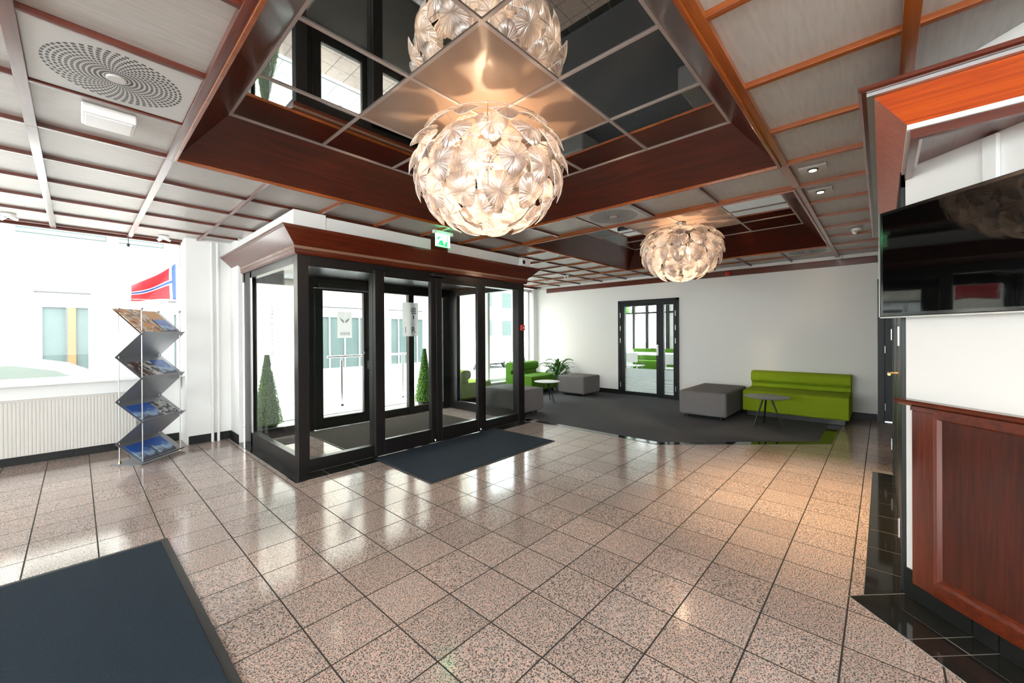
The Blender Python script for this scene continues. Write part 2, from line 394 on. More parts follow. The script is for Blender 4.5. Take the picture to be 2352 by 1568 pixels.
wR = MB().box(2.785, 5.2, -.22, -.088, 0, 2.52).box(5.06, 5.2, -2.2, -.22, 0, 2.52).box(5.2, XF, -2.3, -2.2, 0, 2.52)
S('wall_right', wR, M_wall)
wd = MB(); q = [d2(0,0), d2(1.3,0), d2(1.3,-.12), (P0.x+.2, -.088-.0)]
wd.prism([d2(0,0), d2(1.3,0), d2(1.38,-.15), (2.95,-.10)], 0, 2.52)
S('wall_diagonal', wd, M_wall)
ex = dg(1.3,0,0)
S('wall_reception', MB().box(ex[0], ex[0]+.12, -5.2, ex[1]+.02, 0, 2.52), M_wall)
S('wall_back', MB().box(-4.3, 2.2, -5.3, -5.2, 0, .70).box(-4.3, 2.2, -5.3, -5.2, 2.44, 2.52).box(-4.3,-4.0,-5.3,-5.2,.7,2.44).box(1.7,2.2,-5.3,-5.2,.7,2.44).box(-1.3,-1.1,-5.3,-5.2,.7,2.44), M_wall)
S('wall_sunblock', MB().box(2.2,8.1,-5.3,-5.2,0,2.95).box(8.1,8.2,-5.3,-2.2,0,2.95).box(-4.35,2.2,-5.3,-5.25,2.52,2.95).box(-4.35,-4.3,-5.3,6.6,2.52,2.95).box(8.05,8.1,-2.3,6.7,2.52,2.95), M_wall)  # unseen, added to stop the sun leaking in around the ceiling void
S('wall_left', MB().box(-4.35, -4.2, -5.3, 6.72, 0, .70).box(-4.35, -4.2, -5.3, 6.72, 2.44, 2.52).box(-4.35,-4.2,-5.3,-4.9,.7,2.44).box(-4.35,-4.2,4.9,6.72,.7,2.44).box(-4.35,-4.2,-.2,.2,.7,2.44), M_wall)
w4 = tag(MB().box(-4.0,1.7,-5.27,-5.22,.70,.76).box(-4.0,1.7,-5.27,-5.22,2.38,2.44).build('fill_window_back', M_white), kind='structure')  # unseen window, added to let in more light from behind
MB().box(-4.0,1.7,-5.25,-5.244,.76,2.38).build('glass_pane', M_glass, w4)
w5 = tag(MB().box(-4.29,-4.24,-4.9,4.9,.70,.76).box(-4.29,-4.24,-4.9,4.9,2.38,2.44).build('fill_window_left', M_white), kind='structure')  # added out of view, so daylight from the left lifts the interior
MB().box(-4.27,-4.264,-4.9,4.9,.76,2.38).build('glass_pane', M_glass, w5)

# skirting (black granite) with pieces
def skirt(name, a, b, h, out, n, t=.012):
    a, b = Vector(a), Vector(b); d = (b-a)/n; r = Vector(out)
    par = tag(MB().prism([tuple(a), tuple(b), tuple(b+r*.004), tuple(a+r*.004)], 0, h-.003).build(name, M_grout), kind='structure')
    for k in range(n):
        p, q2 = a+d*k+d.normalized()*.002, a+d*(k+1)-d.normalized()*.002
        MB().prism([tuple(p), tuple(q2), tuple(q2+r*t), tuple(p+r*t)], .002, h).build('tile', M_bskirt, par)
    return par
skirt('baseboard_front', (-4.2,6.478), (.86,6.478), .10, (0,-1), 17)
skirt('baseboard_pillar', (.90,6.118), (1.33,6.118), .10, (0,-1), 2)
skirt('baseboard_pillar_side', (1.328,6.12), (1.328,5.76), .10, (-1,0), 2)
skirt('baseboard_far', (XF-.001,2.89), (XF-.001,.05), .10, (-1,0), 10)
skirt('baseboard_lounge', (XF-.001,6.47), (XF-.001,4.21), .10, (-1,0), 8)
sk = MB(); skp = tag(MB().prism([d2(0,0), d2(1.3,0), d2(1.3,.004), d2(0,.004)], 0, .135).build('baseboard_diagonal', M_grout2), kind='structure')
for s0, s1 in ((.0,.285),(.285,.375),(.375,.66),(.66,.75),(.75,1.05),(1.05,1.3)):
    MB().prism([d2(s0+.003,.001), d2(s1-.003,.001), d2(s1-.003,.014), d2(s0+.003,.014)], .003, .138).build('tile', M_bskirt, skp)

# wooden rail along the top of the far wall
S('trim_4', MB().box(XF-.03, XF, .046, 6.14, 2.325, 2.43), MW['y'], bevel=.003)
S('trim_5', MB().box(XF-.03, XF, 6.14, 6.48, 2.40, 2.43), M_white)

# ---- ceiling: slab, panels, battens, coffers
XG = [.42+G*k for k in range(-8, 14)]; YG = [.5+G*k for k in range(-10, 11)]
C1 = (.42, 3.345, .5, 3.425); C2 = (3.93, 6.855, .5, 3.425)
slab = MB()
slab.box(-4.3, XF+.1, -5.3, .49, 2.505, 2.56).box(-4.3, XF+.1, 3.44, 6.6, 2.505, 2.56)
slab.box(-4.3, .41, .49, 3.44, 2.505, 2.56).box(3.36, 3.915, .49, 3.44, 2.505, 2.56).box(6.87, XF+.1, .49, 3.44, 2.505, 2.56)
slab.box(-4.3, XF+.1, -5.3, 6.6, 2.95, 3.0)
ceiling = S('ceiling', slab, M_slab)
def in_c(x, y):
    for c in (C1, C2):
        if c[0]-.01 < x < c[1]+.01 and c[2]-.01 < y < c[3]+.01: return True
    return False
pan = tile_mesh('panel', G-.018, .012, .002).mesh('panel', M_panel)
cellsC = []
for i in range(len(XG)-1):
    for j in range(len(YG)-1):
        x, y = XG[i]+G/2, YG[j]+G/2
        if in_c(x, y): continue
        if y < -.3 and x > 4.5: continue
        cellsC.append((x, y))
def cl(x, y):
    p = proj(x, y, ZC); return -(1/p[2]**3) if p and -100 < p[0] < 2450 and p[1] > -200 else 0
cellsC.sort(key=lambda c: cl(*c))
LIGHTC = {(6,-4),(4,-5),(8,-6),(3,-8),(7,-9),(5,-7),(9,-4)}
LIGHTC = set()
for x, y in cellsC[:298]:
    o = link_mesh('panel', pan, (x, y, 2.487), ceiling, rot=(pi, 0, 0))
# battens
def beam_x(x, y0, y1, w, z0): MB().box(x-w/2, x+w/2, y0, y1, z0, 2.506).build('batten', MO['y'] if x > 1.2 else MW['y'], ceiling, bevel=.0015, seg=1)
def beam_y(y, x0, x1, w, z0): MB().box(x0, x1, y-w/2, y+w/2, z0, 2.506).build('batten', MO['x'] if y < .6 else MW['x'], ceiling, bevel=.0015, seg=1)
for x in XG:
    if x > XF: continue
    wide = x < .5
    w = .044 if wide else .03
    segs = [(-5.2, .5), (.5, 3.425), (3.425, 6.47)]
    if abs(x-3.345) < .01 or abs(x-3.93) < .01 or abs(x-.42) < .01 or abs(x-6.855) < .01: w = .044
    for a, b in segs:
        if a == .5 and ((C1[0]+.05 < x < C1[1]-.05) or (C2[0]+.05 < x < C2[1]-.05)): continue
        if a == -5.2 and x > 5.0: a = -.2
        beam_x(x, a, b, w, 2.457 if wide else (2.459 if w > .04 else 2.462))
for y in YG:
    if y > 6.48: continue
    w = .024
    if abs(y-.5) < .01 or abs(y+.085) < .01: w = .05
    xr = XF if y > -.3 else 4.0
    if .51 < y < 3.41:
        for a, b in ((-4.2, .42), (3.345, 3.93), (6.855, XF)): beam_y(y, a, b, w, 2.463)
    else:
        beam_y(y, -4.2, xr, w, 2.460 if w > .04 else 2.4635)
beam_y(6.455, -4.2, XF, .02, 2.445)

def coffer(c, zt=2.765, ins=.27):
    x0, x1, y0, y1 = c
    a0, a1, b0, b1 = x0+ins, x1-ins, y0+ins, y1-ins
    par = MB()
    e = .012
    par.box(x0+e, x0+.03, y0+.03, y1-.03, 2.448, 2.47).box(x1-.03, x1-e, y0+.03, y1-.03, 2.448, 2.47)
    par.box(x0+e, x1-e, y0+e, y0+.03, 2.448, 2.47).box(x0+e, x1-e, y1-.03, y1-e, 2.448, 2.47)
    cf = par.build('coffer', MO['x'], ceiling, bevel=.002)
    t = .012; zb = 2.462
    def board(pts, m):
        v = [Vector(p) for p in pts]; n = (v[1]-v[0]).cross(v[3]-v[0]).normalized()
        cen = Vector(((x0+x1)/2, (y0+y1)/2, 2.3))
        if n.dot(v[0]-cen) < 0: n = -n
        w = [p+n*t for p in v]
        MB().add(v+w, [(0,1,2,3),(7,6,5,4),(0,4,5,1),(1,5,6,2),(2,6,7,3),(3,7,4,0)]).build('board', m, cf)
    k = .02
    board([(x0+k,y1-k,zb),(x1-k,y1-k,zb),(a1,b1,zt),(a0,b1,zt)], MD['x'])
    board([(x0+k,y0+k,zb),(x1-k,y0+k,zb),(a1,b0,zt),(a0,b0,zt)], MD['x'])
    board([(x0+k,y0+k,zb),(x0+k,y1-k,zb),(a0,b1,zt),(a0,b0,zt)], MD['y'])
    board([(x1-k,y0+k,zb),(x1-k,y1-k,zb),(a1,b1,zt),(a1,b0,zt)], MD['y'])
    g = (a1-a0)/4
    for i in range(4):
        for j in range(4):
            ctr = i in (1,2) and j in (1,2)
            MB().box(a0+g*i+.004, a0+g*(i+1)-.004, b0+g*j+.004, b0+g*(j+1)-.004, zt-.002, zt+.01).build(
                'centre_panel' if ctr else 'mirror_panel', M_plast if ctr else M_mirror, cf)
    for i in range(5):
        MB().box(a0+g*i-.010, a0+g*i+.010, b0-.008, b1+.008, zt-.008, zt-.003).build('grid_bar', M_tbar, cf)
        MB().box(a0-.008, a1+.008, b0+g*i-.010, b0+g*i+.010, zt-.0085, zt-.0032).build('grid_bar', M_tbar, cf)
    MB().box(a0-.1, a1+.1, b0-.1, b1+.1, zt+.015, zt+.03).build('backing', M_slab, cf)
coffer(C1); coffer(C2)

# ---- left window
win = tag(MB().box(.855, .885, 6.50, 6.60, .84, 2.46).box(-4.2, .88, 6.52, 6.60, 2.462, 2.50).box(-4.2, .86, 6.50, 6.60, .80, .87).build('window_1', M_white, bevel=.004), kind='structure')
MB().box(-4.15, .86, 6.545, 6.555, .86, 2.465).build('glass_pane', M_glass, win)
MB().box(-1.62, -1.56, 6.50, 6.60, .86, 2.465).build('mullion', M_white, win)
sill = tag(MB().box(-4.2, .895, 6.20, 6.56, .815, .85).build('trim_6', M_white, bevel=.006), kind='structure')
S('trim_7', MB().box(-4.2, .86, 6.42, 6.48, .66, .815), M_white)
# lounge window
w2 = MB().box(4.86, 7.92, 6.52, 6.60, .22, .29).box(4.86, 7.92, 6.52, 6.60, 2.36, 2.44)
for x in (4.89, 6.30, 7.70): w2.box(x-.035, x+.035, 6.52, 6.60, .25, 2.40)
w2.box(7.80,7.92,6.45,6.60,.2,2.44)
win2 = tag(w2.build('window_2', M_white, bevel=.004), kind='structure')
for a, b in ((4.92,6.27),(6.33,7.67)): MB().box(a, b, 6.555, 6.563, .28, 2.37).build('glass_pane', M_glass, win2)
S('trim_8', MB().box(4.86, 7.95, 6.34, 6.52, .20, .23), M_white)

# ---- far glazed double door (door_1)
def ZX(name, y0, y1, z0, z1, m, par, x0=XF-.02, x1=XF+.06, **k): return MB().box(x0, x1, y0, y1, z0, z1).build(name, m, par, **k)
d1 = tag(MB().box(XF-.03, XF+.10, 2.905, 2.965, 0, 2.0).box(XF-.03, XF+.10, 4.135, 4.197, 0, 2.0).box(XF-.03, XF+.10, 2.905, 4.197, 1.955, 2.005).build('door_1', M_blackdoor, bevel=.004), kind='structure')
def leaf(y0, y1, g0, g1):
    l = ZX('door_leaf', y0, g0, .01, 1.955, M_blackdoor, d1)
    lf = MB().box(XF-.02, XF+.06, y0, g0, .012, 1.952).box(XF-.02, XF+.06, g1, y1, .012, 1.952).box(XF-.02, XF+.06, g0, g1, .012, .083).box(XF-.02, XF+.06, g0, g1, 1.88, 1.952)
    bpy.data.objects.remove(l); l = lf.build('door_leaf', M_blackdoor, d1, bevel=.003)
    ZX('glass_pane', g0, g1, .083, 1.88, M_glass, l, XF+.018, XF+.024)
    zs = [.083, .19, .20, .235, .245, .29, .30, .36, .372, .575]
    zs = [(.083,.13),(.138,.178),(.186,.226),(.236,.285),(.296,.365),(.378,.575)]
    for a, b in zs: ZX('frosted_film', g0, g1, a, b, M_frost, l, XF+.0135, XF+.0165)
    return l
la = leaf(3.29, 4.13, 3.355, 4.05); lb = leaf(2.97, 3.285, 3.012, 3.205)
for z in (.22,1.16,1.42,1.70):
    for y in (4.135, 2.965):
        MB().tube((XF-.035,y,z-.05),(XF-.035,y,z+.05),.009).build('hinge', M_alu, d1)
MB().tube((XF-.02,3.33,1.0),(XF-.07,3.33,1.0),.009).tube((XF-.07,3.33,1.0),(XF-.07,3.45,1.0),.009).box(XF-.026,XF-.018,3.31,3.35,.86,1.08).build('handle', M_chrome, la)

# ---- dark door on the right side wall and black door beyond the corner
d2o = tag(MB().box(2.80, 2.90, -.095, -.070, 0, 2.10).box(5.05, 5.19, -.095, -.070, 0, 2.10).box(2.80, 5.19, -.095, -.070, 2.02, 2.10).box(3.93,3.99,-.095,-.076,0,2.05).build('door_2', M_blackdoor, bevel=.003), kind='structure')
MB().box(2.90, 3.93, -.093, -.080, .01, 2.02).build('door_leaf', M_blackdoor, d2o)
MB().box(3.99, 5.05, -.093, -.080, .01, 2.02).build('door_leaf', M_blackdoor, d2o)
for x in (2.905, 5.04):
    for z in (.28, 1.28, 1.8): MB().tube((x,-.066,z-.05),(x,-.066,z+.05),.007).build('hinge', M_alu, d2o)
MB().tube((3.80,-.08,1.02),(3.80,-.035,1.02),.009).tube((3.80,-.035,1.02),(3.67,-.035,1.02),.009).build('handle', M_brass, d2o)
d3 = tag(MB().box(XF-.03, XF+.05, -.03, .046, 0, 2.08).box(XF-.03, XF+.05, -.95, -.88, 0, 2.08).box(XF-.03, XF+.05, -.95, .046, 2.02, 2.08).build('door_3', M_blackdoor, bevel=.003), kind='structure')
MB().box(XF-.01, XF+.04, -.88, -.03, .01, 2.02).build('door_leaf', M_blackdoor, d3)
for z in (.22,1.05,1.8): MB().tube((XF-.035,-.035,z-.05),(XF-.035,-.035,z+.05),.008).build('hinge', M_alu, d3)

# ================================================================== CARPET AND MATS
outer = [(4.60,6.47),(4.60,1.92),(5.95,.43),(7.93,.43),(7.93,6.47)]
inner = [(4.87,6.46),(4.87,5.79),(4.72,5.79),(4.72,1.97),(6.00,.555),(7.93,.555),(7.93,6.46)]
cp = tag(MB().prism(inner, 0, .007).build('carpet', M_carpet), 'charcoal grey wall to wall carpet under the lounge seats', 'carpet')
bl = []
bl += run((4.60,3.80),(4.60,1.92), 0, 0, 1)[:0]
def quad_run(o0, o1, i0, i1, n):
    o0,o1,i0,i1 = map(Vector,(o0,o1,i0,i1)); r = []
    for k in range(n):
        t0, t1 = k/n, (k+1)/n
        r.append([tuple(o0.lerp(o1,t0)), tuple(o0.lerp(o1,t1)), tuple(i0.lerp(i1,t1)), tuple(i0.lerp(i1,t0))])
    return r
bl += quad_run((4.60,3.80),(4.60,1.92),(4.72,3.80),(4.72,1.97),6)
bl += quad_run((4.60,1.92),(5.95,.43),(4.72,1.97),(6.00,.555),7)
bl += quad_run((5.95,.43),(7.93,.43),(6.00,.555),(7.93,.555),7)
bb = MB()
for q in (((4.60,3.80),(4.60,1.92),(4.72,1.97),(4.72,3.80)),((4.60,1.92),(5.95,.43),(6.00,.555),(4.72,1.97)),((5.95,.43),(7.93,.43),(7.93,.555),(6.00,.555))): bb.prism(list(q), 0, .0025)
strip('trim_9', bl, joint=.002, bed=(bb,))

def doormat(name, poly, label, m=M_mat, edge=.02):
    cx = sum(p[0] for p in poly)/4; cy = sum(p[1] for p in poly)/4
    t = empty(name, (cx,cy,0), label, 'mat')
    MB().prism(poly, .001, .007).build('rubber_edge', M_matedge, t)
    ins = []
    for p in poly:
        d = Vector((p[0]-cx,p[1]-cy)); ins.append((cx+d.x-math.copysign(edge,d.x), cy+d.y-math.copysign(edge,d.y)))
    MB().prism(ins, .006, .012).build('pile', m, t, bevel=.003)
    return t
doormat('entrance_mat', [(2.10,3.93),(2.085,2.89),(3.935,2.93),(3.91,3.94)], 'dark blue mat in front of the sliding entrance doors')
doormat('floor_mat', [(-1.6,3.38),(.385,3.385),(.415,1.55),(-1.6,1.55)], 'large dark blue mat at the lower left corner of the room', edge=.035)
doormat('vestibule_mat', [(2.05,5.60),(2.05,4.35),(4.05,4.35),(4.05,5.60)], 'brown grey mat on the floor inside the glass vestibule', M_brownmat)
doormat('corner_mat', [(1.49,5.58),(1.49,5.25),(1.92,5.25),(1.92,5.58)], 'small dark mat in the left rear corner of the vestibule', M_brownmat)

# ================================================================== VESTIBULE
vb = empty('entrance_vestibule', (3.0,4.9,0), 'black framed glass entrance vestibule with a reddish wooden crown on top', 'vestibule')
FY, SX, EX, BY = 3.99, 1.39, 4.60, 5.72
def vbox(name, x0,x1,y0,y1,z0,z1, m=M_black, par=vb, bevel=.003): return MB().box(x0,x1,y0,y1,z0,z1).build(name, m, par, bevel=bevel)
vbox('post', SX, 1.49, FY, FY+.10, .0, 2.07)
vbox('post', 2.145, 2.20, FY+.02, FY+.10, .0, 1.97)
vbox('post', 3.755, 3.81, FY+.02, FY+.10, .0, 1.97)
vbox('post', 4.47, EX, FY, FY+.12, 0, 2.07)
vbox('header', 1.49, 4.47, FY+.0, FY+.12, 1.962, 2.07)
vbox('bottom_rail', 1.49, 2.145, FY+.01, FY+.09, 0, .122)
vbox('bottom_rail', 3.81, 4.47, FY+.01, FY+.09, 0, .122)
vbox('threshold', 2.145, 3.81, FY, FY+.1, 0, .012, M_black)
MB().box(1.49, 2.145, FY+.05, FY+.056, .122, 1.962).build('glass_pane', M_glass, vb)
MB().box(3.81, 4.47, FY+.05, FY+.056, .122, 1.962).build('glass_pane', M_glass, vb)
for i, (x0, g0, g1, x1) in enumerate(((2.142,2.25,2.853,2.926),(2.934,3.02,3.609,3.70))):
    y0, y1 = FY-.045, FY+.005
    sd = MB().box(x0,g0,y0,y1,.015,1.99).box(g1,x1,y0,y1,.015,1.99).box(g0,g1,y0,y1,.015,.175).box(g0,g1,y0,y1,1.93,1.99).build('sliding_door', M_black, vb, bevel=.003)
    MB().box(g0, g1, y0+.022, y0+.028, .175, 1.93).build('glass_pane', M_glass, sd)
    xe = g1+.012 if i == 0 else g0-.012
    MB().box(xe-.004, xe+.004, y0-.004, y0, .02, 1.95).build('edge_strip', M_dark, sd)
    MB().tube(((x1-.02) if i==0 else g1+.04, y0-.01, .03),((x1-.02) if i==0 else g1+.04, y0+.0, .05), .008).build('floor_guide', M_chrome, sd)
MB().box(2.86, 3.05, FY-.075, FY-.02, 2.0, 2.035).build('door_sensor', M_dark, vb, bevel=.004)
# left side
vbox('side_post', SX, SX+.06, 5.50, BY+.03, 0, 2.07); vbox('side_post', SX+.0, SX+.012, 5.44, 5.50, 0, 2.06, M_alu)
vbox('bottom_rail', SX, SX+.07, FY+.1, 5.50, 0, .165); vbox('top_rail', SX, SX+.07, FY+.1, 5.50, 1.985, 2.07)
MB().box(SX+.03, SX+.036, FY+.1, 5.50, .165, 1.985).build('glass_pane', M_glass, vb)
# right side
vbox('side_post', EX-.07, EX, 5.50, BY+.03, 0, 2.07)
vbox('side_post', EX-.07, EX-.01, 4.86, 4.90, .1, 2.0)
vbox('bottom_rail', EX-.07, EX, FY+.12, 5.50, 0, .14); vbox('top_rail', EX-.07, EX, FY+.12, 5.50, 1.985, 2.07)
MB().box(EX-.038, EX-.032, FY+.12, 5.50, .14, 1.985).build('glass_pane', M_glass2, vb)
# outer wall with doors
vbox('outer_post', SX+.06, 1.52, BY, BY+.08, 0, 2.3); vbox('outer_post', 2.10, 2.20, BY, BY+.08, 0, 2.3); vbox('outer_post', 3.05, 3.12, BY, BY+.08, 0, 2.3)
vbox('outer_post', 3.70, 3.80, BY, BY+.08, 0, 2.3); vbox('outer_post', 4.40, EX, BY, BY+.08, 0, 2.3)
vbox('outer_header', SX, EX, BY-.02, BY+.10, 1.96, 2.35)
for a, b in ((1.52,2.10),(3.12,3.70),(3.80,4.40)):
    vbox('bottom_rail', a, b, BY+.01, BY+.07, 0, .115)
    MB().box(a, b, BY+.04, BY+.046, .115, 1.96).build('glass_pane', M_glass, vb)
od = MB().box(2.20,2.31,BY-.03,BY+.03,.01,1.955).box(2.905,3.045,BY-.03,BY+.03,.01,1.955).box(2.31,2.905,BY-.03,BY+.03,.01,.158).box(2.31,2.905,BY-.03,BY+.03,1.93,1.955).build('swing_door', M_black, vb, bevel=.003)
MB().box(2.31, 2.905, BY, BY+.006, .158, 1.93).build('glass_pane', M_glass, od)
MB().box(2.955,2.985,BY-.036,BY-.03,.80,.92).tube((2.97,BY-.03,.86),(2.97,BY-.055,.86),.012).build('lock', M_chrome, od)
MB().box(2.90,3.03,BY-.06,BY-.03,1.02,1.06).build('lock_case', M_dark, od, bevel=.004)
MB().tube((3.085,BY-.035,.35),(3.085,BY-.035,1.75),.012).build('pull_bar', M_chrome, vb)
MB().box(2.25,2.95,BY-.08,BY-.03,1.965,2.02).build('door_closer', M_dark, vb, bevel=.006)
# right side vertical pull handle
MB().tube((4.30,BY-.06,.25),(4.30,BY-.06,1.62),.013).tube((4.30,BY-.06,1.62),(4.27,BY-.06,1.66),.013).build('pull_bar', M_dark, vb)
# ceiling of vestibule, downlight
vbox('ceiling_board', SX+.02, EX-.02, FY+.1, BY+.05, 2.10, 2.13, M_dark)
dlv = MB().lathe((2.0,4.6,2.09),[(.055,0),(.06,.012)],20).build('downlight', M_alu, vb); MB().lathe((2.0,4.6,2.086),[(.04,0),(.04,.004)],20).build('lens', M_spot, dlv)
# white board above the crown
def ring(z0, z1, x0, y0, x1, y1, t): return MB().box(x0,x0+t,y0,y1,z0,z1).box(x1-t,x1,y0,y1,z0,z1).box(x0+t,x1-t,y0,y0+t,z0,z1)
MB().box(1.335,1.36,3.94,6.05,2.28,2.452).build('header_board', M_white, vb)
MB().box(1.34,1.63,3.935,3.955,2.28,2.457).build('header_board', M_white, vb)
MB().box(1.632,2.86,3.945,3.965,2.28,2.44).build('header_board', M_white, vb)
MB().box(2.862,3.13,3.97,3.985,2.28,2.44).build('header_board', MW['x'], vb)
MB().box(3.132,4.60,3.945,3.965,2.28,2.44).build('header_board', M_white, vb)
MB().box(4.60,4.625,3.945,5.80,2.28,2.452).build('header_board', M_white, vb)

def sweep(path, prof, closed=False):
    """path of 2d points; prof polygon (o,z), o outward to the right of travel; mitred"""
    P = [Vector(p) for p in path]; n = len(P); rings = []
    nr = [Vector(((P[i+1]-P[i]).y, -(P[i+1]-P[i]).x)).normalized() for i in range(n-1)]
    mb = MB()
    for i in range(n):
        if i == 0: m_, k = nr[0], 1
        elif i == n-1: m_, k = nr[-1], 1
        else:
            m_ = (nr[i-1]+nr[i]).normalized(); k = 1/m_.dot(nr[i])
        rings.append([(P[i].x+m_.x*o*k, P[i].y+m_.y*o*k, z) for o, z in prof])
    m = len(prof); v = [p for r in rings for p in r]; f = []
    for i in range(n-1):
        for j in range(m):
            a, b = i*m+j, i*m+(j+1)%m; f.append((a, b, b+m, a+m))
    f.append(tuple(range(m-1,-1,-1))); f.append(tuple(range((n-1)*m, n*m)))
    return mb.add(v, f)
vp = [(SX,6.06),(SX,FY),(EX,FY),(EX,5.80)]
cr = sweep(vp, [(0,2.06),(.021,2.06),(.036,2.075),(.036,2.108),(0,2.108)]).build('crown_moulding', MW['x'], vb)
sweep(vp, [(0,2.109),(.040,2.109),(.040,2.136),(0,2.136)]).build('bead', mat('worn_varnish', (.22,.12,.08), .25, coat=.6), cr)
sweep(vp, [(0,2.137),(.036,2.137),(.160,2.262),(.12,2.262)]).build('sloped_board', MW['x'], cr)
sweep(vp, [(0,2.263),(.166,2.263),(.166,2.270),(.178,2.272),(.178,2.286),(0,2.286)]).build('top_lip', MW['x'], cr)
# glass writing: vinyl marks on the left side pane
yy = 4.81
for ch, z, s in (('e',1.60,.13),('#',1.52,.15),('m',1.42,.12),('a',1.335,.13),('c',1.25,.13)):
    put_text('vinyl_letter', ch, s, (SX+.029, yy, z), M_decal, vb, (pi/2, 0, -pi/2))
MB().box(SX+.028, SX+.0295, yy-.05, yy+.05, 1.09, 1.17).build('vinyl_square', M_poster, vb)
MB().tube((SX+.028,yy+.01,.965),(SX+.0295,yy+.01,.965),.045,n=20).build('vinyl_dot', M_poster, vb)
# red call point at the right front post
rc = tag(MB().box(4.50, 4.585, 3.955, 3.989, 1.36, 1.445).build('call_point', M_red, bevel=.006), 'small red fire alarm call point on the black vestibule post', 'alarm')
MB().box(4.53,4.565,3.952,3.956,1.385,1.42).build('label_plate', M_poster, rc)
# posters on the glass
for px0, px1, z0, z1, y, lab in ((3.56,3.86,1.283,1.835,BY-.035,'white notice with a dark emblem taped on the right outer pane'),(2.505,2.72,1.265,1.643,BY-.035,'white notice with a pale winged emblem on the left outer door')):
    po = tag(MB().box(px0,px1,y-.001,y,z0,z1).build('notice', M_poster), lab, 'notice')
    if px0 > 3:
        put_text('letter', 'I', .14, (px0+.055, y-.003, z0+.10), M_decal, po, (pi/2,0,0)); put_text('letter', 'R', .14, (px0+.20, y-.003, z0+.10), mat('dark_ink',(.05,.05,.05),.6), po, (pi/2,0,0))
        e = MB()
        for k in range(4): e.box(px0+.15+.012*abs(k-1.5), px0+.255, y-.003, y-.001, z1-.10-.028*k, z1-.085-.028*k)
        e.box(px0+.195, px0+.215, y-.003, y-.001, z1-.27, z1-.21)
        e.build('emblem', MATS['dark_ink'], po)
    else:
        pin = mat('pale_ink',(.5,.5,.5),.6)
        e = MB(); cx = (px0+px1)/2
        for sx_ in (-1,1):
            for k in range(3): e.add([(cx+sx_*.01,y-.002,z1-.13-.012*k),(cx+sx_*(.075-.012*k),y-.002,z1-.085-.02*k),(cx+sx_*(.07-.012*k),y-.002,z1-.10-.02*k),(cx+sx_*.01,y-.002,z1-.14-.012*k)],[(0,1,2,3)])
        e.build('emblem', pin, po)
        ls = MB()
        for k in range(5):
            xk = cx-.062+.029*k; ls.box(xk, xk+.006, y-.003, y-.001, z0+.04, z0+.085); ls.box(xk+.012, xk+.017, y-.003, y-.001, z0+.04, z0+.085); ls.box(xk+.004, xk+.014, y-.003, y-.001, z0+.058+.006*(k%2), z0+.064+.006*(k%2))
        ls.build('faint_lettering', pin, po)

# ================================================================== RECEPTION CORNER
rp = [(5.25,-.074),(2.19,-.074),(2.19,-.66)]
cn = empty('reception_canopy', (2.19,-.074,2.06), 'wooden crown canopy with white metal strips above the wall television', 'canopy')
sweep(rp, [(-.035,2.050),(-.010,2.050),(-.010,2.084),(-.035,2.084)]).build('bottom_trim', MW['y'], cn)
sweep(rp, [(-.05,2.085),(.0,2.085),(.0,2.104),(-.05,2.104)]).build('white_strip', M_white, cn)
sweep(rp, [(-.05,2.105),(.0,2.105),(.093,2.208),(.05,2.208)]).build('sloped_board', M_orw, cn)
sweep(rp, [(0,2.209),(.115,2.209),(.115,2.222),(0,2.222)]).build('white_strip', M_alu, cn)
sweep(rp, [(0,2.223),(.13,2.223),(.14,2.228),(.14,2.242),(0,2.242)]).build('top_trim', MW['y'], cn)
MB().prism([(2.20,-.09),(2.20,-.668),(2.78,-.09)], 2.106, 2.12).build('soffit', MW['x'], cn)
MB().prism([(2.14,-.06),(2.14,-.66),(2.20,-.66),(2.78,-.075)], 2.225, 2.238).build('top_board', MW['x'], cn)
# white cover strip on the wall above the tv
a = [dg(.326,.001,0), dg(.376,.001,0), dg(.376,.02,0), dg(.326,.02,0)]
tag(MB().prism([(p[0],p[1]) for p in a], 1.80, 2.10).build('cable_cover', M_white, bevel=.003), 'white vertical cable cover on the wall above the television', 'cable cover')
# television
tvc = dg(.44,.05,1.635)
tv = empty('television', (tvc[0],tvc[1],1.377), 'flat black television mounted on the angled white wall', 'television')
def dbox(name, s0,s1,o0,o1,z0,z1,m,par,bevel=0): return MB().prism([d2(s0,o0),d2(s1,o0),d2(s1,o1),d2(s0,o1)], z0, z1).build(name, m, par, bevel=bevel)
dbox('bezel', -.035,.91,.055,.098,1.377,1.897,M_tvbezel,tv,.004)
dbox('screen', -.018,.893,.0975,.0995,1.395,1.880,M_tvscreen,tv)
dbox('edge_strip', -.040,-.035,.06,.10,1.377,1.897,M_alu,tv); dbox('edge_strip', -.035,.91,.06,.099,1.371,1.377,M_alu,tv)
dbox('wall_bracket', .25,.65,.0,.055,1.50,1.78,M_dark,tv)
# wainscot
wp = dg(.5,.0,0)
wn = empty('wainscot_panel', (wp[0],wp[1],.09), 'glossy reddish wooden wainscot panel with a moulded cap on the angled wall', 'wall panel')
dbox('backing_board', .075,1.3,.001,.018,.10,.94,MD['z'],wn)
def dprof(prof, s0, s1, name, m, par):   # prof (out,z) extruded along the wall
    mb = MB(); mb.extrude(prof, lambda a,b,t: dg(t,a,b), s0, s1); 
    o = mb.build(name, m, par); bm = bmesh.new(); bm.from_mesh(o.data); bmesh.ops.recalc_face_normals(bm, faces=bm.faces); bm.to_mesh(o.data); bm.free(); return o
dprof([(0,.945),(.028,.945),(.040,.955),(.060,.958),(.062,.968),(.055,.975),(0,.975)], -.004, 1.3, 'cap', MW['x'], wn)
dprof([(.0,.925),(.034,.925),(.034,.945),(0,.945)], .05, 1.3, 'cap_moulding', MW['x'], wn)
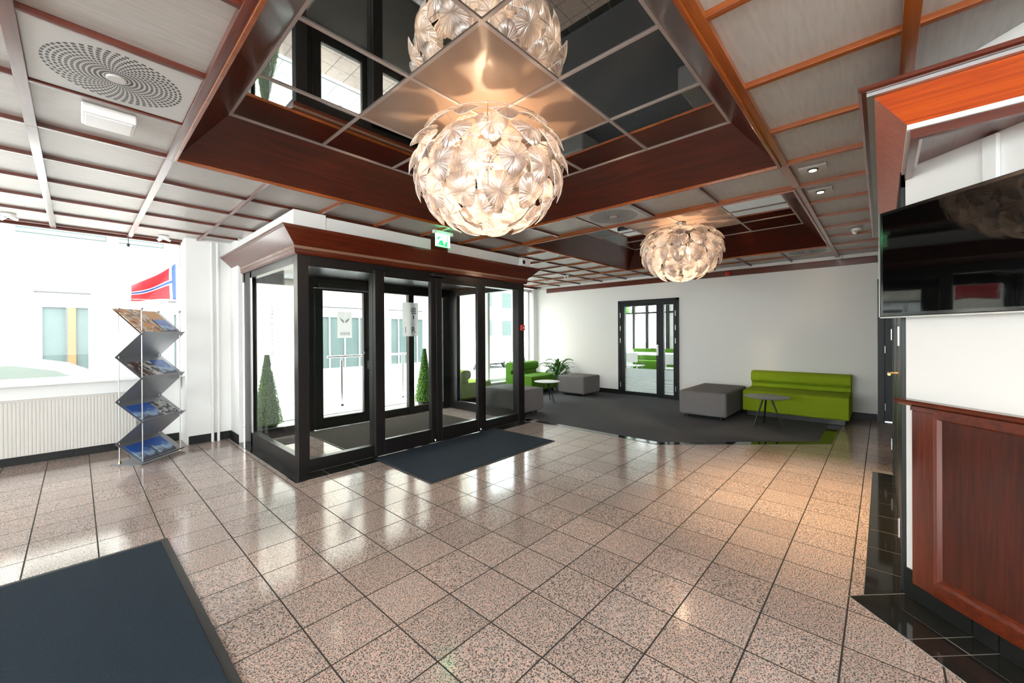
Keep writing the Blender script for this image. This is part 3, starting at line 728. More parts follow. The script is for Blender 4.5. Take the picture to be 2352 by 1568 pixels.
dbox('stile', .056,.155,.001,.034,.09,.925,MW['z'],wn,.004)
dprof([(.018,.895),(.034,.905),(.034,.925),(.001,.925),(.001,.895)], .155, 1.3, 'top_rail', MW['x'], wn)
dprof([(.001,.09),(.036,.09),(.036,.15),(.028,.165),(.018,.175),(.001,.175)], .155, 1.3, 'bottom_rail', MW['x'], wn)
MB().prism([d2(.155,.018),d2(.175,.018),d2(.165,.032),d2(.155,.034)], .15, .92).build('inner_moulding', MW['z'], wn)

# ================================================================== CHANDELIERS
def petal_mesh(name, w, h):
    # shield: broad rounded top, tapering to a blunt rounded tip; local y up, z outward (convex); origin at the hub
    outl = []
    half = [(0,.52),(.16,.535),(.32,.50),(.44,.40),(.50,.26),(.47,.08),(.40,-.10),(.31,-.28),(.20,-.42),(.09,-.495),(0,-.51)]
    pts = half + [(-x,y) for x,y in half[-2:0:-1]]
    n = len(pts); f = []; v = []
    def zc(x, y): r2 = x*x*w*w+y*y*h*h; return -.55*r2/ max(w,h)
    for sgn, t in ((1,.0016),(-1,-.0016)):
        v.append((0,0,t))
        for k in (.5, 1.0):
            for x,y in pts: v.append((x*w*k, y*h*k, zc(x*k,y*k)+t))
    m = 1+2*n
    for i in range(n):
        j = (i+1)%n
        f += [(0,1+j,1+i),(1+i,1+j,1+n+j,1+n+i)]
        f += [(m,m+1+i,m+1+j),(m+1+j,m+1+i,m+1+n+i,m+1+n+j)]
        f += [(1+n+i,1+n+j,m+1+n+j,m+1+n+i)]
    mb = MB().add(v, f, 0, True)
    for k in range(len(f)):
        if k % 5 == 4: mb.mi[k] = 1
    return mb.mesh(name, [M_petal, M_rim])
PM = petal_mesh('petal', .19, .205); PMs = petal_mesh('petal', .15, .16)
def chandelier(cx, cy, zc, R_, RZ, label, seed):
    rnd = random.Random(seed)
    ch = empty('chandelier', (cx,cy,zc), label, 'chandelier', None)
    MB().lathe((cx,cy,2.74),[(.02,-.03),(.06,-.02),(.065,.02)],24).tube((cx,cy,zc-.1),(cx,cy,2.73),.008).build('stem', M_chrome, ch)
    # wire cage
    cage = MB()
    for lat in (-40, 0, 35):
        r = (R_-.03)*cos(radians(lat)); z = zc+(RZ-.03)*sin(radians(lat)); pr_ = None
        for k in range(33):
            a = 2*pi*k/32; q = (cx+r*cos(a), cy+r*sin(a), z)
            if pr_: cage.tube(pr_, q, .0025, n=5, cap=False)
            pr_ = q
    for k in range(8):
        a = 2*pi*k/8
        pts = [(cx+(R_-.03)*cos(radians(l))*cos(a), cy+(R_-.03)*cos(radians(l))*sin(a), zc+(RZ-.03)*sin(radians(l))) for l in (-80,-60,-40,-20,0,20,40)]
        cage.path(pts, .0025, n=5); cage.tube((cx,cy,zc+.06), pts[6], .0025, n=5)
    cage.build('wire_cage', M_chrome, ch)
    bulbs = []
    for k in range(6):
        a = 2*pi*k/6+.3; bx, by = cx+.11*cos(a), cy+.11*sin(a)
        sk_ = MB().tube((cx,cy,zc+.05),(bx,by,zc+.02),.006).tube((bx,by,zc+.01),(bx,by,zc+.06),.014).build('bulb_socket', M_chrome, ch)
        MB().lathe((bx,by,zc-.06),[(.006,0),(.024,.012),(.03,.035),(.022,.06),(.012,.07)],12).build('bulb', M_bulb, sk_)
    def place(me, lat, lon, rx, rz, tilt, roll):
        la, lo = radians(lat), lon
        p = Vector((rx*cos(la)*cos(lo), rx*cos(la)*sin(lo), rz*sin(la)))
        nrm = Vector((cos(la)*cos(lo)/rx, cos(la)*sin(lo)/rx, sin(la)/rz)).normalized()
        up = Vector((0,0,1)) - nrm*nrm.z
        if up.length < .05: up = Vector((-cos(lo),-sin(lo),0)) - nrm*0
        up = (up - nrm*up.dot(nrm)).normalized(); side = up.cross(nrm)
        Rm = Matrix((side, up, nrm)).transposed()
        Rm = Rm @ Matrix.Rotation(tilt, 3, 'X') @ Matrix.Rotation(roll, 3, 'Z')
        o = bpy.data.objects.new('petal', me); C.objects.link(o); o.parent = ch
        o.matrix_local = Matrix.Translation(p) @ Rm.to_4x4()
    for lat, n in ((-77,3),(-57,8),(-37,12),(-16,14),(6,14),(27,12)):
        off = rnd.random()*.4+(0 if n % 2 else pi/n)
        for k in range(n):
            place(PM, lat+rnd.uniform(-3,3), off+2*pi*k/n+rnd.uniform(-.04,.04), R_-.02, RZ-.01, radians(rnd.uniform(-21,-8)), radians(rnd.uniform(-9,9)))
    for lat, n in ((-48,5),(-20,8),(12,9),(42,9)):
        off = rnd.random()
        for k in range(n):
            place(PMs, lat+rnd.uniform(-5,5), off+2*pi*k/n+rnd.uniform(-.1,.1), R_-.13, RZ-.09, radians(rnd.uniform(-20,10)), radians(rnd.uniform(-25,25)))
    lamp('bulb_light', 'POINT', (cx,cy,zc+.02), 28, WARM, .03)
    return ch
chandelier(1.885, 1.94, 2.40, .53, .43, 'large globe chandelier of clear faceted petals hanging nearest in the front', 3)
chandelier(5.39, 1.94, 2.40, .53, .42, 'petal globe chandelier farther back near the white lounge wall', 11)

# ================================================================== CEILING FITTINGS
def vent(cx, cy, label):
    t = empty('ceiling_vent', (cx,cy,2.48), label, 'ceiling vent', 'round perforated ceiling vents')
    MB().box(cx-.272,cx+.272,cy-.272,cy+.272,2.470,2.4865).build('vent_plate', M_panel2, t, bevel=.004)
    ho = MB()
    for ring_ in range(2, 14):
        r = .0172*ring_; n = int(2*pi*.0185*12/.026)
        n = 52
        for k in range(n):
            a = 2*pi*k/n + ring_*.035; c_, s_ = cos(a), sin(a); w_ = r*2*pi/n*.27; d_ = .0048
            q = [(cx+(r-d_)*c_-w_*s_*-1, cy+(r-d_)*s_-w_*c_, 2.4692),(cx+(r-d_)*c_-w_*s_, cy+(r-d_)*s_+w_*c_, 2.4692),(cx+(r+d_)*c_-w_*s_, cy+(r+d_)*s_+w_*c_, 2.4692),(cx+(r+d_)*c_+w_*s_, cy+(r+d_)*s_-w_*c_, 2.4692)]
            q2 = [(x,y,2.4702) for x,y,z in q]
            ho.add(q+q2, [(0,1,2,3),(7,6,5,4),(0,4,5,1),(1,5,6,2),(2,6,7,3),(3,7,4,0)])
    tag(ho.build('perforations', M_dark, t), kind='stuff')
    MB().lathe((cx,cy,2.463),[(.03,0),(.036,.004),(.036,.008)],16).build('hub', M_panel2, t)
M_panel2 = mat('white_grey_metal', (.50,.49,.47), .4)
vent(.42-G/2, .5+G*3.5, 'round perforated vent in the ceiling at the upper left')
vent(.42+G*5.5, 1.97, 'round perforated vent between the two wooden ceiling coffers')
vent(.42+G*11.5, .5+G*0.5, 'round perforated vent in the ceiling by the far lounge wall')
el = empty('emergency_light', (.125,3.045,2.44), 'white rectangular emergency light box under the left ceiling', 'emergency light')
MB().box(.02,.225,2.94,3.13,2.435,2.487).build('housing', M_white, el, bevel=.008)
MB().box(.035,.21,2.955,3.115,2.428,2.436).build('diffuser', mat('pale_diffuser',(.8,.8,.8),.3), el, bevel=.003)
def spot_fix(cx, cy, label, watt=14):
    t = empty('downlight', (cx,cy,2.47), label, 'downlight', 'square recessed ceiling downlights')
    MB().box(cx-.05,cx+.05,cy-.08,cy+.08,2.468,2.4865).build('plate', M_panel2, t, bevel=.003)
    MB().lathe((cx,cy,2.460),[(.03,0),(.034,.008)],16).build('ring', M_dark, t)
    MB().lathe((cx,cy,2.457),[(.022,0),(.022,.005)],16).build('lens', M_spot, t)
    lamp('downlight_beam','SPOT',(cx,cy,2.452), watt, (1,.66,.34), .03, (0,0,0), spot=radians(62), blend=.8)
spot_fix(3.575,.36,'square downlight in the right ceiling strip, nearer of the two',110); spot_fix(4.17,.37,'square downlight in the right ceiling strip, farther of the two',110)
def track(cx, cy, label):
    t = empty('ceiling_spotlight', (cx,cy,2.45), label, 'spotlight')
    MB().lathe((cx,cy,2.455),[(.045,0),(.05,.028)],18).tube((cx-.02,cy,2.455),(cx-.05,cy+.02,2.43),.018).tube((cx+.01,cy,2.455),(cx+.06,cy+.01,2.44),.014).build('body', M_white, t)
track(-.44,6.15,'small white spotlight on the ceiling at the far left window'); track(.70,6.22,'small white spotlight on the ceiling by the white pillar')
track(6.02,.21,'small white ceiling sprinkler fitting beside the television'); track(6.6,4.6,'small white fitting on the lounge ceiling over the round table')
track(6.9,5.3,'small white fitting on the lounge ceiling near the far corner')
hc = tag(MB().tube((.40,6.30,2.46),(.40,6.30,2.36),.003).lathe((.40,6.30,2.325),[(.01,0),(.014,.01),(.014,.035)],10).build('hanging_plug', M_dark), 'small black plug hanging on a wire in the left window', 'cord')
# exit sign
es = empty('exit_sign', (2.79,3.62,2.30), 'lit green exit sign hanging over the vestibule crown', 'exit sign')
MB().box(2.66,2.92,3.60,3.64,2.425,2.46).build('bracket', M_white, es)
MB().box(2.685,2.885,3.612,3.622,2.285,2.425).build('sign_plate', M_exitw, es)
sg = MB(); y = 3.6105
sg.add([(2.72,y,2.30),(2.735,y,2.30),(2.76,y,2.35),(2.74,y,2.35)],[(0,1,2,3)]).add([(2.745,y,2.30),(2.80,y,2.30),(2.775,y,2.355),(2.755,y,2.36)],[(0,1,2,3)])
sg.add([(2.80,y,2.295),(2.84,y,2.295),(2.84,y,2.36),(2.815,y,2.33)],[(0,1,2,3)]).add([(2.70,y,2.37),(2.72,y,2.36),(2.745,y,2.385),(2.735,y,2.395)],[(0,1,2,3)])
sg.box(2.845,2.85,3.6105,3.612,2.295,2.41)
for f_ in (0,): sg.build('pictogram', M_exitg, es)
MB().box(2.685,2.885,3.605,3.609,2.279,2.285).build('lower_edge', M_exitg, es)
lamp('exit_glow','POINT',(2.785,3.56,2.40), .3, (.1,1,.35), .05)
# projector-like white speaker at the right end of the vestibule header
sp = empty('header_speaker', (4.52,3.86,2.36), 'small white speaker box at the right end of the vestibule top', 'speaker')
MB().box(4.40,4.60,3.85,3.94,2.30,2.42).build('housing', M_white, sp, bevel=.02); MB().tube((4.44,3.846,2.36),(4.44,3.851,2.36),.03).build('cone', M_dark, sp)
# red beacon on the far wall
be = tag(MB().lathe((XF-.06,2.02,2.335),[(.02,0),(.04,.01),(.045,.04),(.03,.065)],16).box(XF-.05,XF-.03,1.99,2.05,2.34,2.39).build('alarm_beacon', M_red), 'red round alarm beacon on the wooden rail of the far wall', 'alarm')

# unseen fill panels behind the camera (the reception side), added to brighten the room
for i, (x, y) in enumerate(((-1.0,-1.7),(.6,-2.9),(-2.5,-2.9),(.9,-1.2),(-2.6,-.6),(-.9,-4.1),(1.5,-3.8))):
    xx = XG[0]+G*(round((x-XG[0])/G)+.5)-G; yy2 = YG[0]+G*(round((y-YG[0])/G)+.5)-G
    tag(MB().box(xx-.26,xx+.26,yy2-.26,yy2+.26,2.462,2.474).build('fill_panel', M_fill), 'square fill light panel added behind the viewpoint', 'ceiling light', 'added fill light panels on the reception side')

# ================================================================== WINDOW SIDE FURNITURE
rd = empty('radiator', (-1.8,6.41,.09), 'long cream ribbed radiator under the left window', 'radiator')
MB().box(-4.1,.46,6.405,6.44,.095,.655).build('panel', M_rad, rd, bevel=.004)
rb = MB()
x = -4.08
while x < .45:
    rb.extrude([(x,0),(x+.004,-.002),(x+.016,-.002),(x+.020,0)], lambda a,b,t: (a, 6.405+b, t), .105, .645); x += .026
tag(rb.build('ribs', M_rad, rd), kind='stuff')
MB().box(-4.1,.46,6.38,6.45,.655,.668).build('grille', M_rad, rd)
for k, x in enumerate((1.135,1.20,)):
    pass
pw = empty('heating_pipes', (1.19,6.09,0), 'pair of white heating pipes running up the white pillar', 'pipes')
for x in (1.13, 1.19): MB().tube((x,6.088,0),(x,6.088,2.46),.015,n=14).build('pipe', M_white, pw)

# magazine rack
RB = Vector((.4465,5.551)); U = Vector((.717,.697)).normalized(); Vv = Vector((U.y,-U.x))     # U along the sheets, Vv towards the viewer side
RWd, RL = .2316, .4818
def rk(u, v, z): p = RB+U*u+Vv*(v-RWd)+Vv*0; return (p.x, p.y, z)      # v: 0 = rods A/C, RWd = rods B/D
rack = empty('magazine_rack', (RB.x+.1,RB.y+.15,0), 'silver zigzag magazine rack with thin rods in front of the left window', 'magazine rack')
for nm, u, v in (('A',0,0),('B',0,RWd),('C',RL,0),('D',RL,RWd)):
    rod = MB().tube(rk(u,v,.02), rk(u,v,1.575), .005, n=10).build('rod', M_alu, rack)
    MB().lathe(rk(u,v,1.568),[(.005,0),(.008,.004),(.014,.022),(.014,.03)],12).build('rod_cap', M_alu, rod)
    if v == 0 or u > 0: MB().lathe(rk(u,v,.008),[(.015,0),(.013,.008),(.006,.035)],12).build('rod_foot', M_brass, rod)
foldz = [(-.035,1.585),(RWd+.012,1.330),(-.012,1.092),(RWd+.012,.876),(-.012,.638),(RWd+.012,.434),(-.012,.212),(RWd+.012,.02)]
for (v0,z0),(v1,z1) in zip(foldz, foldz[1:]):
    d = Vector((v1-v0, z1-z0)).normalized(); nn = Vector((-d.y, d.x))*.003
    q = [(v0,z0),(v1,z1),(v1+nn.x,z1+nn.y),(v0+nn.x,z0+nn.y)]
    mb = MB().extrude(q, lambda a,b,t: rk(t,a,b), -.035, RL+.035)
    mb.build('shelf_sheet', M_rack, rack)
for v, z in foldz[1::2]:                                               # small lips that keep the papers in place
    MB().extrude([(v-.006,z-.002),(v+.002,z-.002),(v+.030,z+.022),(v+.027,z+.025)], lambda a,b,t: rk(t,a,b), -.03, RL+.03).build('lip', M_rack, rack)
MB().extrude([(-.05,.002),(RWd+.03,.002),(RWd+.03,.008),(-.05,.008)], lambda a,b,t: rk(t,a,b), -.05, RL-.05).build('base_plate', M_rack, rack)
# papers
def cover(name, c1, c2, c3, seed):
    m = mat(name, c1, .35); nt = m.node_tree; L = nt.links.new; b = nt.nodes['Principled BSDF']
    tc = nt.nodes.new('ShaderNodeTexCoord'); se = nt.nodes.new('ShaderNodeSeparateXYZ'); L(tc.outputs['Generated'], se.inputs[0])
    nz = nt.nodes.new('ShaderNodeTexNoise'); nz.inputs['Scale'].default_value = 4+seed; nz.inputs['Detail'].default_value = 5; L(tc.outputs['Generated'], nz.inputs['Vector'])
    ad = nt.nodes.new('ShaderNodeMath'); ad.operation = 'MULTIPLY_ADD'; L(nz.outputs['Fac'], ad.inputs[0]); ad.inputs[1].default_value = .8; L(se.outputs[2], ad.inputs[2])
    cr_ = nt.nodes.new('ShaderNodeValToRGB'); L(ad.outputs[0], cr_.inputs[0]); e = cr_.color_ramp.elements
    e[0].position = .55; e[0].color = (*c3,1); e[1].position = 1.1 if False else 1.0; e[1].color = (*c1,1)
    k = cr_.color_ramp.elements.new(.72); k.color = (*c2,1)
    L(cr_.outputs[0], b.inputs['Base Color']); return m
def print_cover(name, cols, scale):
    m = mat(name, cols[0], .45); nt = m.node_tree; L = nt.links.new; b = nt.nodes['Principled BSDF']
    tc = nt.nodes.new('ShaderNodeTexCoord'); v = nt.nodes.new('ShaderNodeTexVoronoi'); v.inputs['Scale'].default_value = scale; v.distance = 'CHEBYCHEV'
    L(tc.outputs['Object'], v.inputs['Vector']); se = nt.nodes.new('ShaderNodeSeparateColor'); L(v.outputs['Color'], se.inputs[0])
    cr_ = nt.nodes.new('ShaderNodeValToRGB'); cr_.color_ramp.interpolation = 'CONSTANT'; L(se.outputs[0], cr_.inputs[0])
    e = cr_.color_ramp.elements; e[0].color = (*cols[0],1); e[1].position = 1-1/len(cols); e[1].color = (*cols[-1],1)
    for k in range(1, len(cols)-1): cr_.color_ramp.elements.new(k/len(cols)).color = (*cols[k],1)
    L(cr_.outputs[0], b.inputs['Base Color']); return m
CV = {'blue': cover('blue_cover',(.02,.10,.42),(.35,.50,.70),(.05,.06,.10),1), 'news': print_cover('brown_newsprint',[(.50,.24,.08),(.12,.05,.02),(.55,.42,.32),(.60,.22,.02),(.30,.12,.05),(.62,.5,.4)],26),
      'dark': print_cover('dark_cover',[(.03,.02,.02),(.05,.03,.03),(.40,.33,.30),(.12,.05,.04)],30), 'white': print_cover('white_cover',[(.6,.6,.58),(.05,.05,.05),(.6,.6,.58),(.25,.25,.25)],22), 'grey': print_cover('grey_cover',[(.12,.13,.14),(.45,.45,.44),(.03,.03,.03),(.25,.26,.27)],34),
      'kraft': mat('kraft_paper',(.62,.36,.18),.7)}
def paper(kind, sh, u0, u1, t0, t1, name, label, thick=.006, lift=.004):
    (v0,z0),(v1,z1) = foldz[sh*2], foldz[sh*2+1]
    d = Vector((v1-v0, z1-z0)); l = d.length; d.normalize(); n_ = Vector((-d.y, d.x))      # n_ up and outwards
    if n_.y < 0: n_ = -n_
    A_ = Vector((v0,z0))
    a, b = A_+d*l*t0+n_*(.003+lift), A_+d*l*t1+n_*(.003+lift)
    q = [tuple(a),tuple(b),tuple(b+n_*thick),tuple(a+n_*thick)]
    mb = MB().extrude(q, lambda x_,y_,t: rk(t,x_,y_), u0, u1)
    o = mb.build(name, CV[kind]); bm = bmesh.new(); bm.from_mesh(o.data); bmesh.ops.recalc_face_normals(bm, faces=bm.faces); bm.to_mesh(o.data); bm.free()
    tag(o, label, 'newspaper' if name == 'newspaper' else 'magazine', 'papers on the magazine rack'); return o
paper('news',0,-.02,.27,.02,.96,'newspaper','orange and brown newspaper leaning on the top tier of the rack',.010)
paper('kraft',0,.275,.47,.04,.94,'newspaper','plain tan paper stack behind the blue magazine on the top tier',.004,.001)
paper('blue',0,.29,.45,.42,.95,'magazine','blue magazine on the top tier of the rack',.006,.008)
paper('dark',1,.0,.15,.30,.95,'magazine','dark brown magazine at the left of the second rack tier')
paper('white',1,.155,.27,.30,.94,'magazine','black and white leaflet in the middle of the second rack tier')
paper('blue',1,.28,.45,.28,.95,'magazine','blue brochure at the right of the second rack tier')
paper('blue',2,-.01,.26,.28,.96,'magazine','large blue brochure on the third rack tier')
paper('grey',2,.265,.46,.28,.95,'magazine','grey photo magazine at the right of the third rack tier')
paper('blue',3,.0,.20,.22,.95,'magazine','blue brochure at the left of the lowest rack tier')
paper('blue',3,.23,.43,.20,.92,'magazine','blue brochure at the right of the lowest rack tier')

# ================================================================== LOUNGE SEATING
SOFA = [(.02,.07),(0,.09),(0,.34),(.012,.375),(.045,.395),(.56,.40),(.60,.42),(.615,.455),(.60,.475),(.555,.495),(.535,.53),(.535,.60),(.555,.64),(.60,.66),(.72,.662),(.76,.64),(.775,.60),(.775,.09),(.755,.07)]
def sofa(name, fn, L_, loc, label, m, group=None):
    """fn(d,z,t): depth from the front, height, along"""
    t = empty(name, loc, label, 'chair' if name == 'lounge_chair' else 'sofa', group)
    o = MB().extrude(SOFA[:6]+[(.775,.40),(.775,.09),(.755,.07)], fn, 0, L_, sm=True).build('seat', m, t, bevel=.012)
    b = MB().extrude([(.60,.40)]+SOFA[6:17]+[(.775,.40)], fn, .003, L_-.003, sm=True).build('backrest', m, t, bevel=.010)
    for ob in (o, b):
        bm = bmesh.new(); bm.from_mesh(ob.data); bmesh.ops.recalc_face_normals(bm, faces=bm.faces); bm.to_mesh(ob.data); bm.free()
    pl = MB().extrude([(.06,.0),(.06,.07),(.72,.07),(.72,.0)], fn, .05, L_-.05).build('plinth', M_dark, t)
    return t
sofa('sofa', lambda d,z,t: (7.16+d, .33+t, z+.008), 1.30, (7.5,1.0,0), 'lime green sofa with a rolled back against the far wall', M_green)
sofa('sofa', lambda d,z,t: (6.58+t, 5.50+d, z+.008), .90, (7.0,5.9,0), 'darker green sofa in front of the lounge window', M_green2)
sofa('lounge_chair', lambda d,z,t: (5.665-d, 5.80+t, z*.93+.008), .60, (5.25,6.0,0), 'bright green lounge chair seen through the right vestibule glass', M_green)
def ottoman(x0,x1,y0,y1,label):
    t = empty('ottoman', ((x0+x1)/2,(y0+y1)/2,0), label, 'ottoman', None)
    MB().box(x0,x1,y0,y1,.055,.42).build('cushion', M_grey, t, bevel=.035, seg=4)
    for x in (x0+.1, x1-.1):
        for y in (y0+.1, y1-.1): MB().tube((x,y,.008),(x,y,.06),.022).build('foot', M_dark, t)
ottoman(6.40,7.60,1.665,2.345,'large grey upholstered ottoman beside the lime green sofa')
ottoman(7.05,7.70,4.50,5.16,'square grey ottoman by the white wall next to the plant')
ottoman(4.68,5.27,4.14,5.00,'pale grey ottoman close to the right side of the vestibule')
def round_table(cx, cy, z, r, m, label):
    t = empty('coffee_table', (cx,cy,0), label, 'table')
    MB().lathe((cx,cy,z-.014),[(r-.02,0),(r,.006),(r,.014)],40).build('tabletop', m, t)
    for k in range(3):
        a = 2*pi*k/3+.35
        MB().tube((cx+.05*cos(a),cy+.05*sin(a),z-.014),(cx+.20*cos(a),cy+.20*sin(a),.010),.012,.009).build('leg', M_dark, t)
    MB().lathe((cx,cy,z-.024),[(.07,0),(.07,.01)],16).build('hub', M_dark, t)
round_table(6.50,1.18,.42,.275,M_table,'round grey coffee table in front of the lime green sofa')
round_table(6.10,4.72,.405,.245,M_tablew,'round white coffee table in the middle of the lounge seats')
# plant
def leafmesh(l, w):
    v = []; f = []
    for k in range(5):
        t = k/4; ww = w*sin(pi*min(.98,max(.06,t**.75)))/2; y = l*t; z = .35*l*sin(t*2.2)-.25*l*t*t
        v += [(-ww,y,z+.0),(0,y,z-.12*w),(ww,y,z)]
    for k in range(4):
        a = k*3; f += [(a,a+1,a+4,a+3),(a+1,a+2,a+5,a+4)]
    n = len(v); v += [(x,y,z-.0015) for x,y,z in v]; f += [tuple(i+n for i in q[::-1]) for q in f]
    return MB().add(v, f, 0, True)
pt = empty('potted_plant', (7.66,5.58,0), 'leafy green pot plant with arching leaves in the lounge corner', 'plant')
MB().lathe((7.66,5.58,.008),[(.09,0),(.12,.05),(.14,.26),(.13,.26)],24).build('pot', M_soil, pt)
LMs = [leafmesh(.26,.055).mesh('leaf', M_leaf), leafmesh(.32,.07).mesh('leaf', M_leaf2)]
st = MB()
for k in range(64):
    a = random.uniform(0,2*pi); h = random.uniform(.30,.62); r = random.uniform(.02,.17)
    bx, by = 7.66+r*cos(a), 5.58+r*sin(a)
    if bx > 7.72: continue
    if k % 3 == 0: st.tube((7.66+.02*cos(a),5.58+.02*sin(a),.22),(bx,by,h),.004,n=5)
    link_mesh('leaf', LMs[k%2], (bx,by,h), pt, (random.uniform(-.3,.7),random.uniform(-.4,.4),a-pi/2+random.uniform(-.5,.5)))
st.build('stems', M_leaf2, pt)

# ================================================================== MEETING ROOM BEHIND THE GLAZED DOOR
S('floor_meeting', MB().box(XF+.14,14,0,6.7,-.1,0), mat('grey_floor',(.25,.25,.25),.4))
S('ceiling_meeting', MB().box(XF+.14,14,0,6.7,2.5,2.56), M_wall)
S('wall_meeting', MB().box(13.5,13.62,0,6.7,0,.75).box(13.5,13.62,0,6.7,2.42,2.55).box(13.5,13.62,4.55,5.25,0,2.5), M_wall)
S('wall_meeting_side', MB().box(XF+.14,13.6,1.2,1.3,0,2.5), M_wall)
S('wall_meeting_rear', MB().box(XF+.14,13.6,6.6,6.7,0,.75).box(XF+.14,13.6,6.6,6.7,2.42,2.55).box(XF+.14,8.6,6.6,6.7,.75,2.42), M_wall)
w4b = tag(MB().box(8.6,13.5,6.6,6.66,1.98,2.04).build('window_6', M_black), kind='structure')
for x in (9.8,11.0,12.2): MB().box(x-.05,x+.05,6.58,6.66,.75,2.42).build('mullion', M_black, w4b)
MB().box(8.6,13.5,6.63,6.64,.75,2.42).build('glass_pane', M_glass, w4b)
w3 = tag(MB().box(13.46,13.5,0,6.6,2.0,2.06).build('window_3', M_black), kind='structure')
for y in (3.2,5.3,6.0,6.5): MB().box(13.42,13.5,y-.05,y+.05,.75,2.45).build('mullion', M_black, w3)
MB().box(13.52,13.53,0,6.6,.75,2.42).build('glass_pane', M_glass, w3)
bn = empty('banquette', (12.9,4.7,0), 'green bench along the window of the meeting room', 'bench')
MB().box(12.7,13.3,3.0,6.4,.05,.42).build('seat', M_green2, bn, bevel=.03); MB().box(13.2,13.4,3.0,6.4,.42,.80).build('backrest', M_green2, bn, bevel=.03)
mt = empty('meeting_table', (11.3,5.7,0), 'pale meeting table seen through the glazed double door', 'table')
MB().box(10.7,12.0,4.2,6.3,.70,.73).build('tabletop', M_tablew, mt, bevel=.005)
for x in (10.8,11.9):
    for y in (4.3,6.2): MB().tube((x,y,0),(x,y,.7),.02).build('leg', M_alu, mt)
for i, (x, y, lab) in enumerate(((10.3,5.7,'left'),(10.25,4.95,'middle'),(9.9,3.75,'right'))):
    c_ = empty('meeting_chair', (x,y,0), 'white shell chair with wire legs, %s one behind the glazed door' % lab, 'chair', 'white chairs in the meeting room')
    MB().box(x-.2,x+.22,y-.22,y+.22,.43,.455).build('seat', M_white, c_, bevel=.01)
    MB().box(x-.23,x-.205,y-.21,y+.21,.55,.80).build('backrest', M_white, c_, bevel=.01)
    for dx in (-.19,.19):
        for dy in (-.19,.19): MB().tube((x+dx*.8,y+dy*.8,.43),(x+dx*1.1,y+dy*1.1,0),.009,n=8).build('leg', M_chrome, c_)
    MB().tube((x-.2,y-.15,.44),(x-.22,y-.15,.6),.009,n=8).tube((x-.2,y+.15,.44),(x-.22,y+.15,.6),.009,n=8).build('back_support', M_chrome, c_)
tag(MB().box(12.3,12.34,6.0,6.45,.02,1.95).box(12.24,12.40,5.98,6.47,0,.06).build('roller_banner', M_poster), 'white roller banner standing in the meeting room', 'banner')
pic = tag(MB().box(13.42,13.49,4.6,5.2,1.2,1.9).build('wall_board', M_poster), 'white board on the wall pier of the meeting room', 'board')

# ================================================================== OUTSIDE
GZ = -.55
S('landing', MB().box(-5,9,5.6,8.2,-.6,-.012), M_paving)
for i in range(9):
    for j in range(4):
        pass
lp = tag(MB().box(-5,9,5.61,8.19,-.02,-.0125).build('landing_bed', M_grout2), kind='structure')
for i in range(14):
    for j in range(4):
        x0, y0 = .9+i*.42, 6.73+j*.37
        MB().box(x0+.004,x0+.416,y0+.004,y0+.366,-.014,0).build('paving_slab', M_paving, lp)
S('street', MB().box(-60,80,6.0,90,-.7,GZ), M_street)
S('kerb', MB().box(-60,10,11.2,11.5,GZ,GZ+.14).box(-60,10,11.5,12.9,GZ,GZ+.13), M_paving)
S('street_slab_edge', MB().box(-5,9,8.2,8.3,-.6,-.02), M_stone)
# facade opposite
fc = empty('opposite_building', (2,13,GZ), 'pale stone building with large windows across the street', 'building')
holes = [(-6.5,-5.5,.35,2.25),(-4.2,-3.2,.35,2.25),(-.60,.20,.35,2.25),(1.55,2.9,.35,2.15),(5.0,7.0,.2,2.2),(7.6,9.2,.2,2.2)]
up = [(-6.5,-5.0,3.2,4.6),(-3.0,-1.1,3.42,4.9),(-.95,.50,3.42,4.9),(.57,1.5,3.42,4.9),(3.0,4.6,3.3,4.6),(6,7.6,3.3,4.6)]
fw = MB(); xs = sorted({-12.,11.5} | {h[0] for h in holes+up} | {h[1] for h in holes+up})
for a, b in zip(xs, xs[1:]):
    segs = [(GZ, 8.)]
    for h in holes+up:
        if h[0] <= a+1e-6 and b <= h[1]+1e-6:
            segs = [s2 for s in segs for s2 in ((s[0],min(s[1],h[2])),(max(s[0],h[3]),s[1])) if s2[1]-s2[0] > .01]
    for s in segs: fw.box(a, b, 13.0, 13.3, s[0], s[1])
fw.box(11.2,11.5,13.3,24,GZ,8)
fw.build('facade_wall', M_stone, fc)
MB().box(-12,11.55,12.94,13.0,GZ,GZ+.75).build('plinth_band', M_paving, fc)
MB().box(-12,11.55,12.9,13.0,3.0,3.16).build('string_course', M_white, fc)
mat('bracket_grey', (.06,.06,.06), .6)
M_blind = mat('pale_blind', (.105,.14,.132), .5)
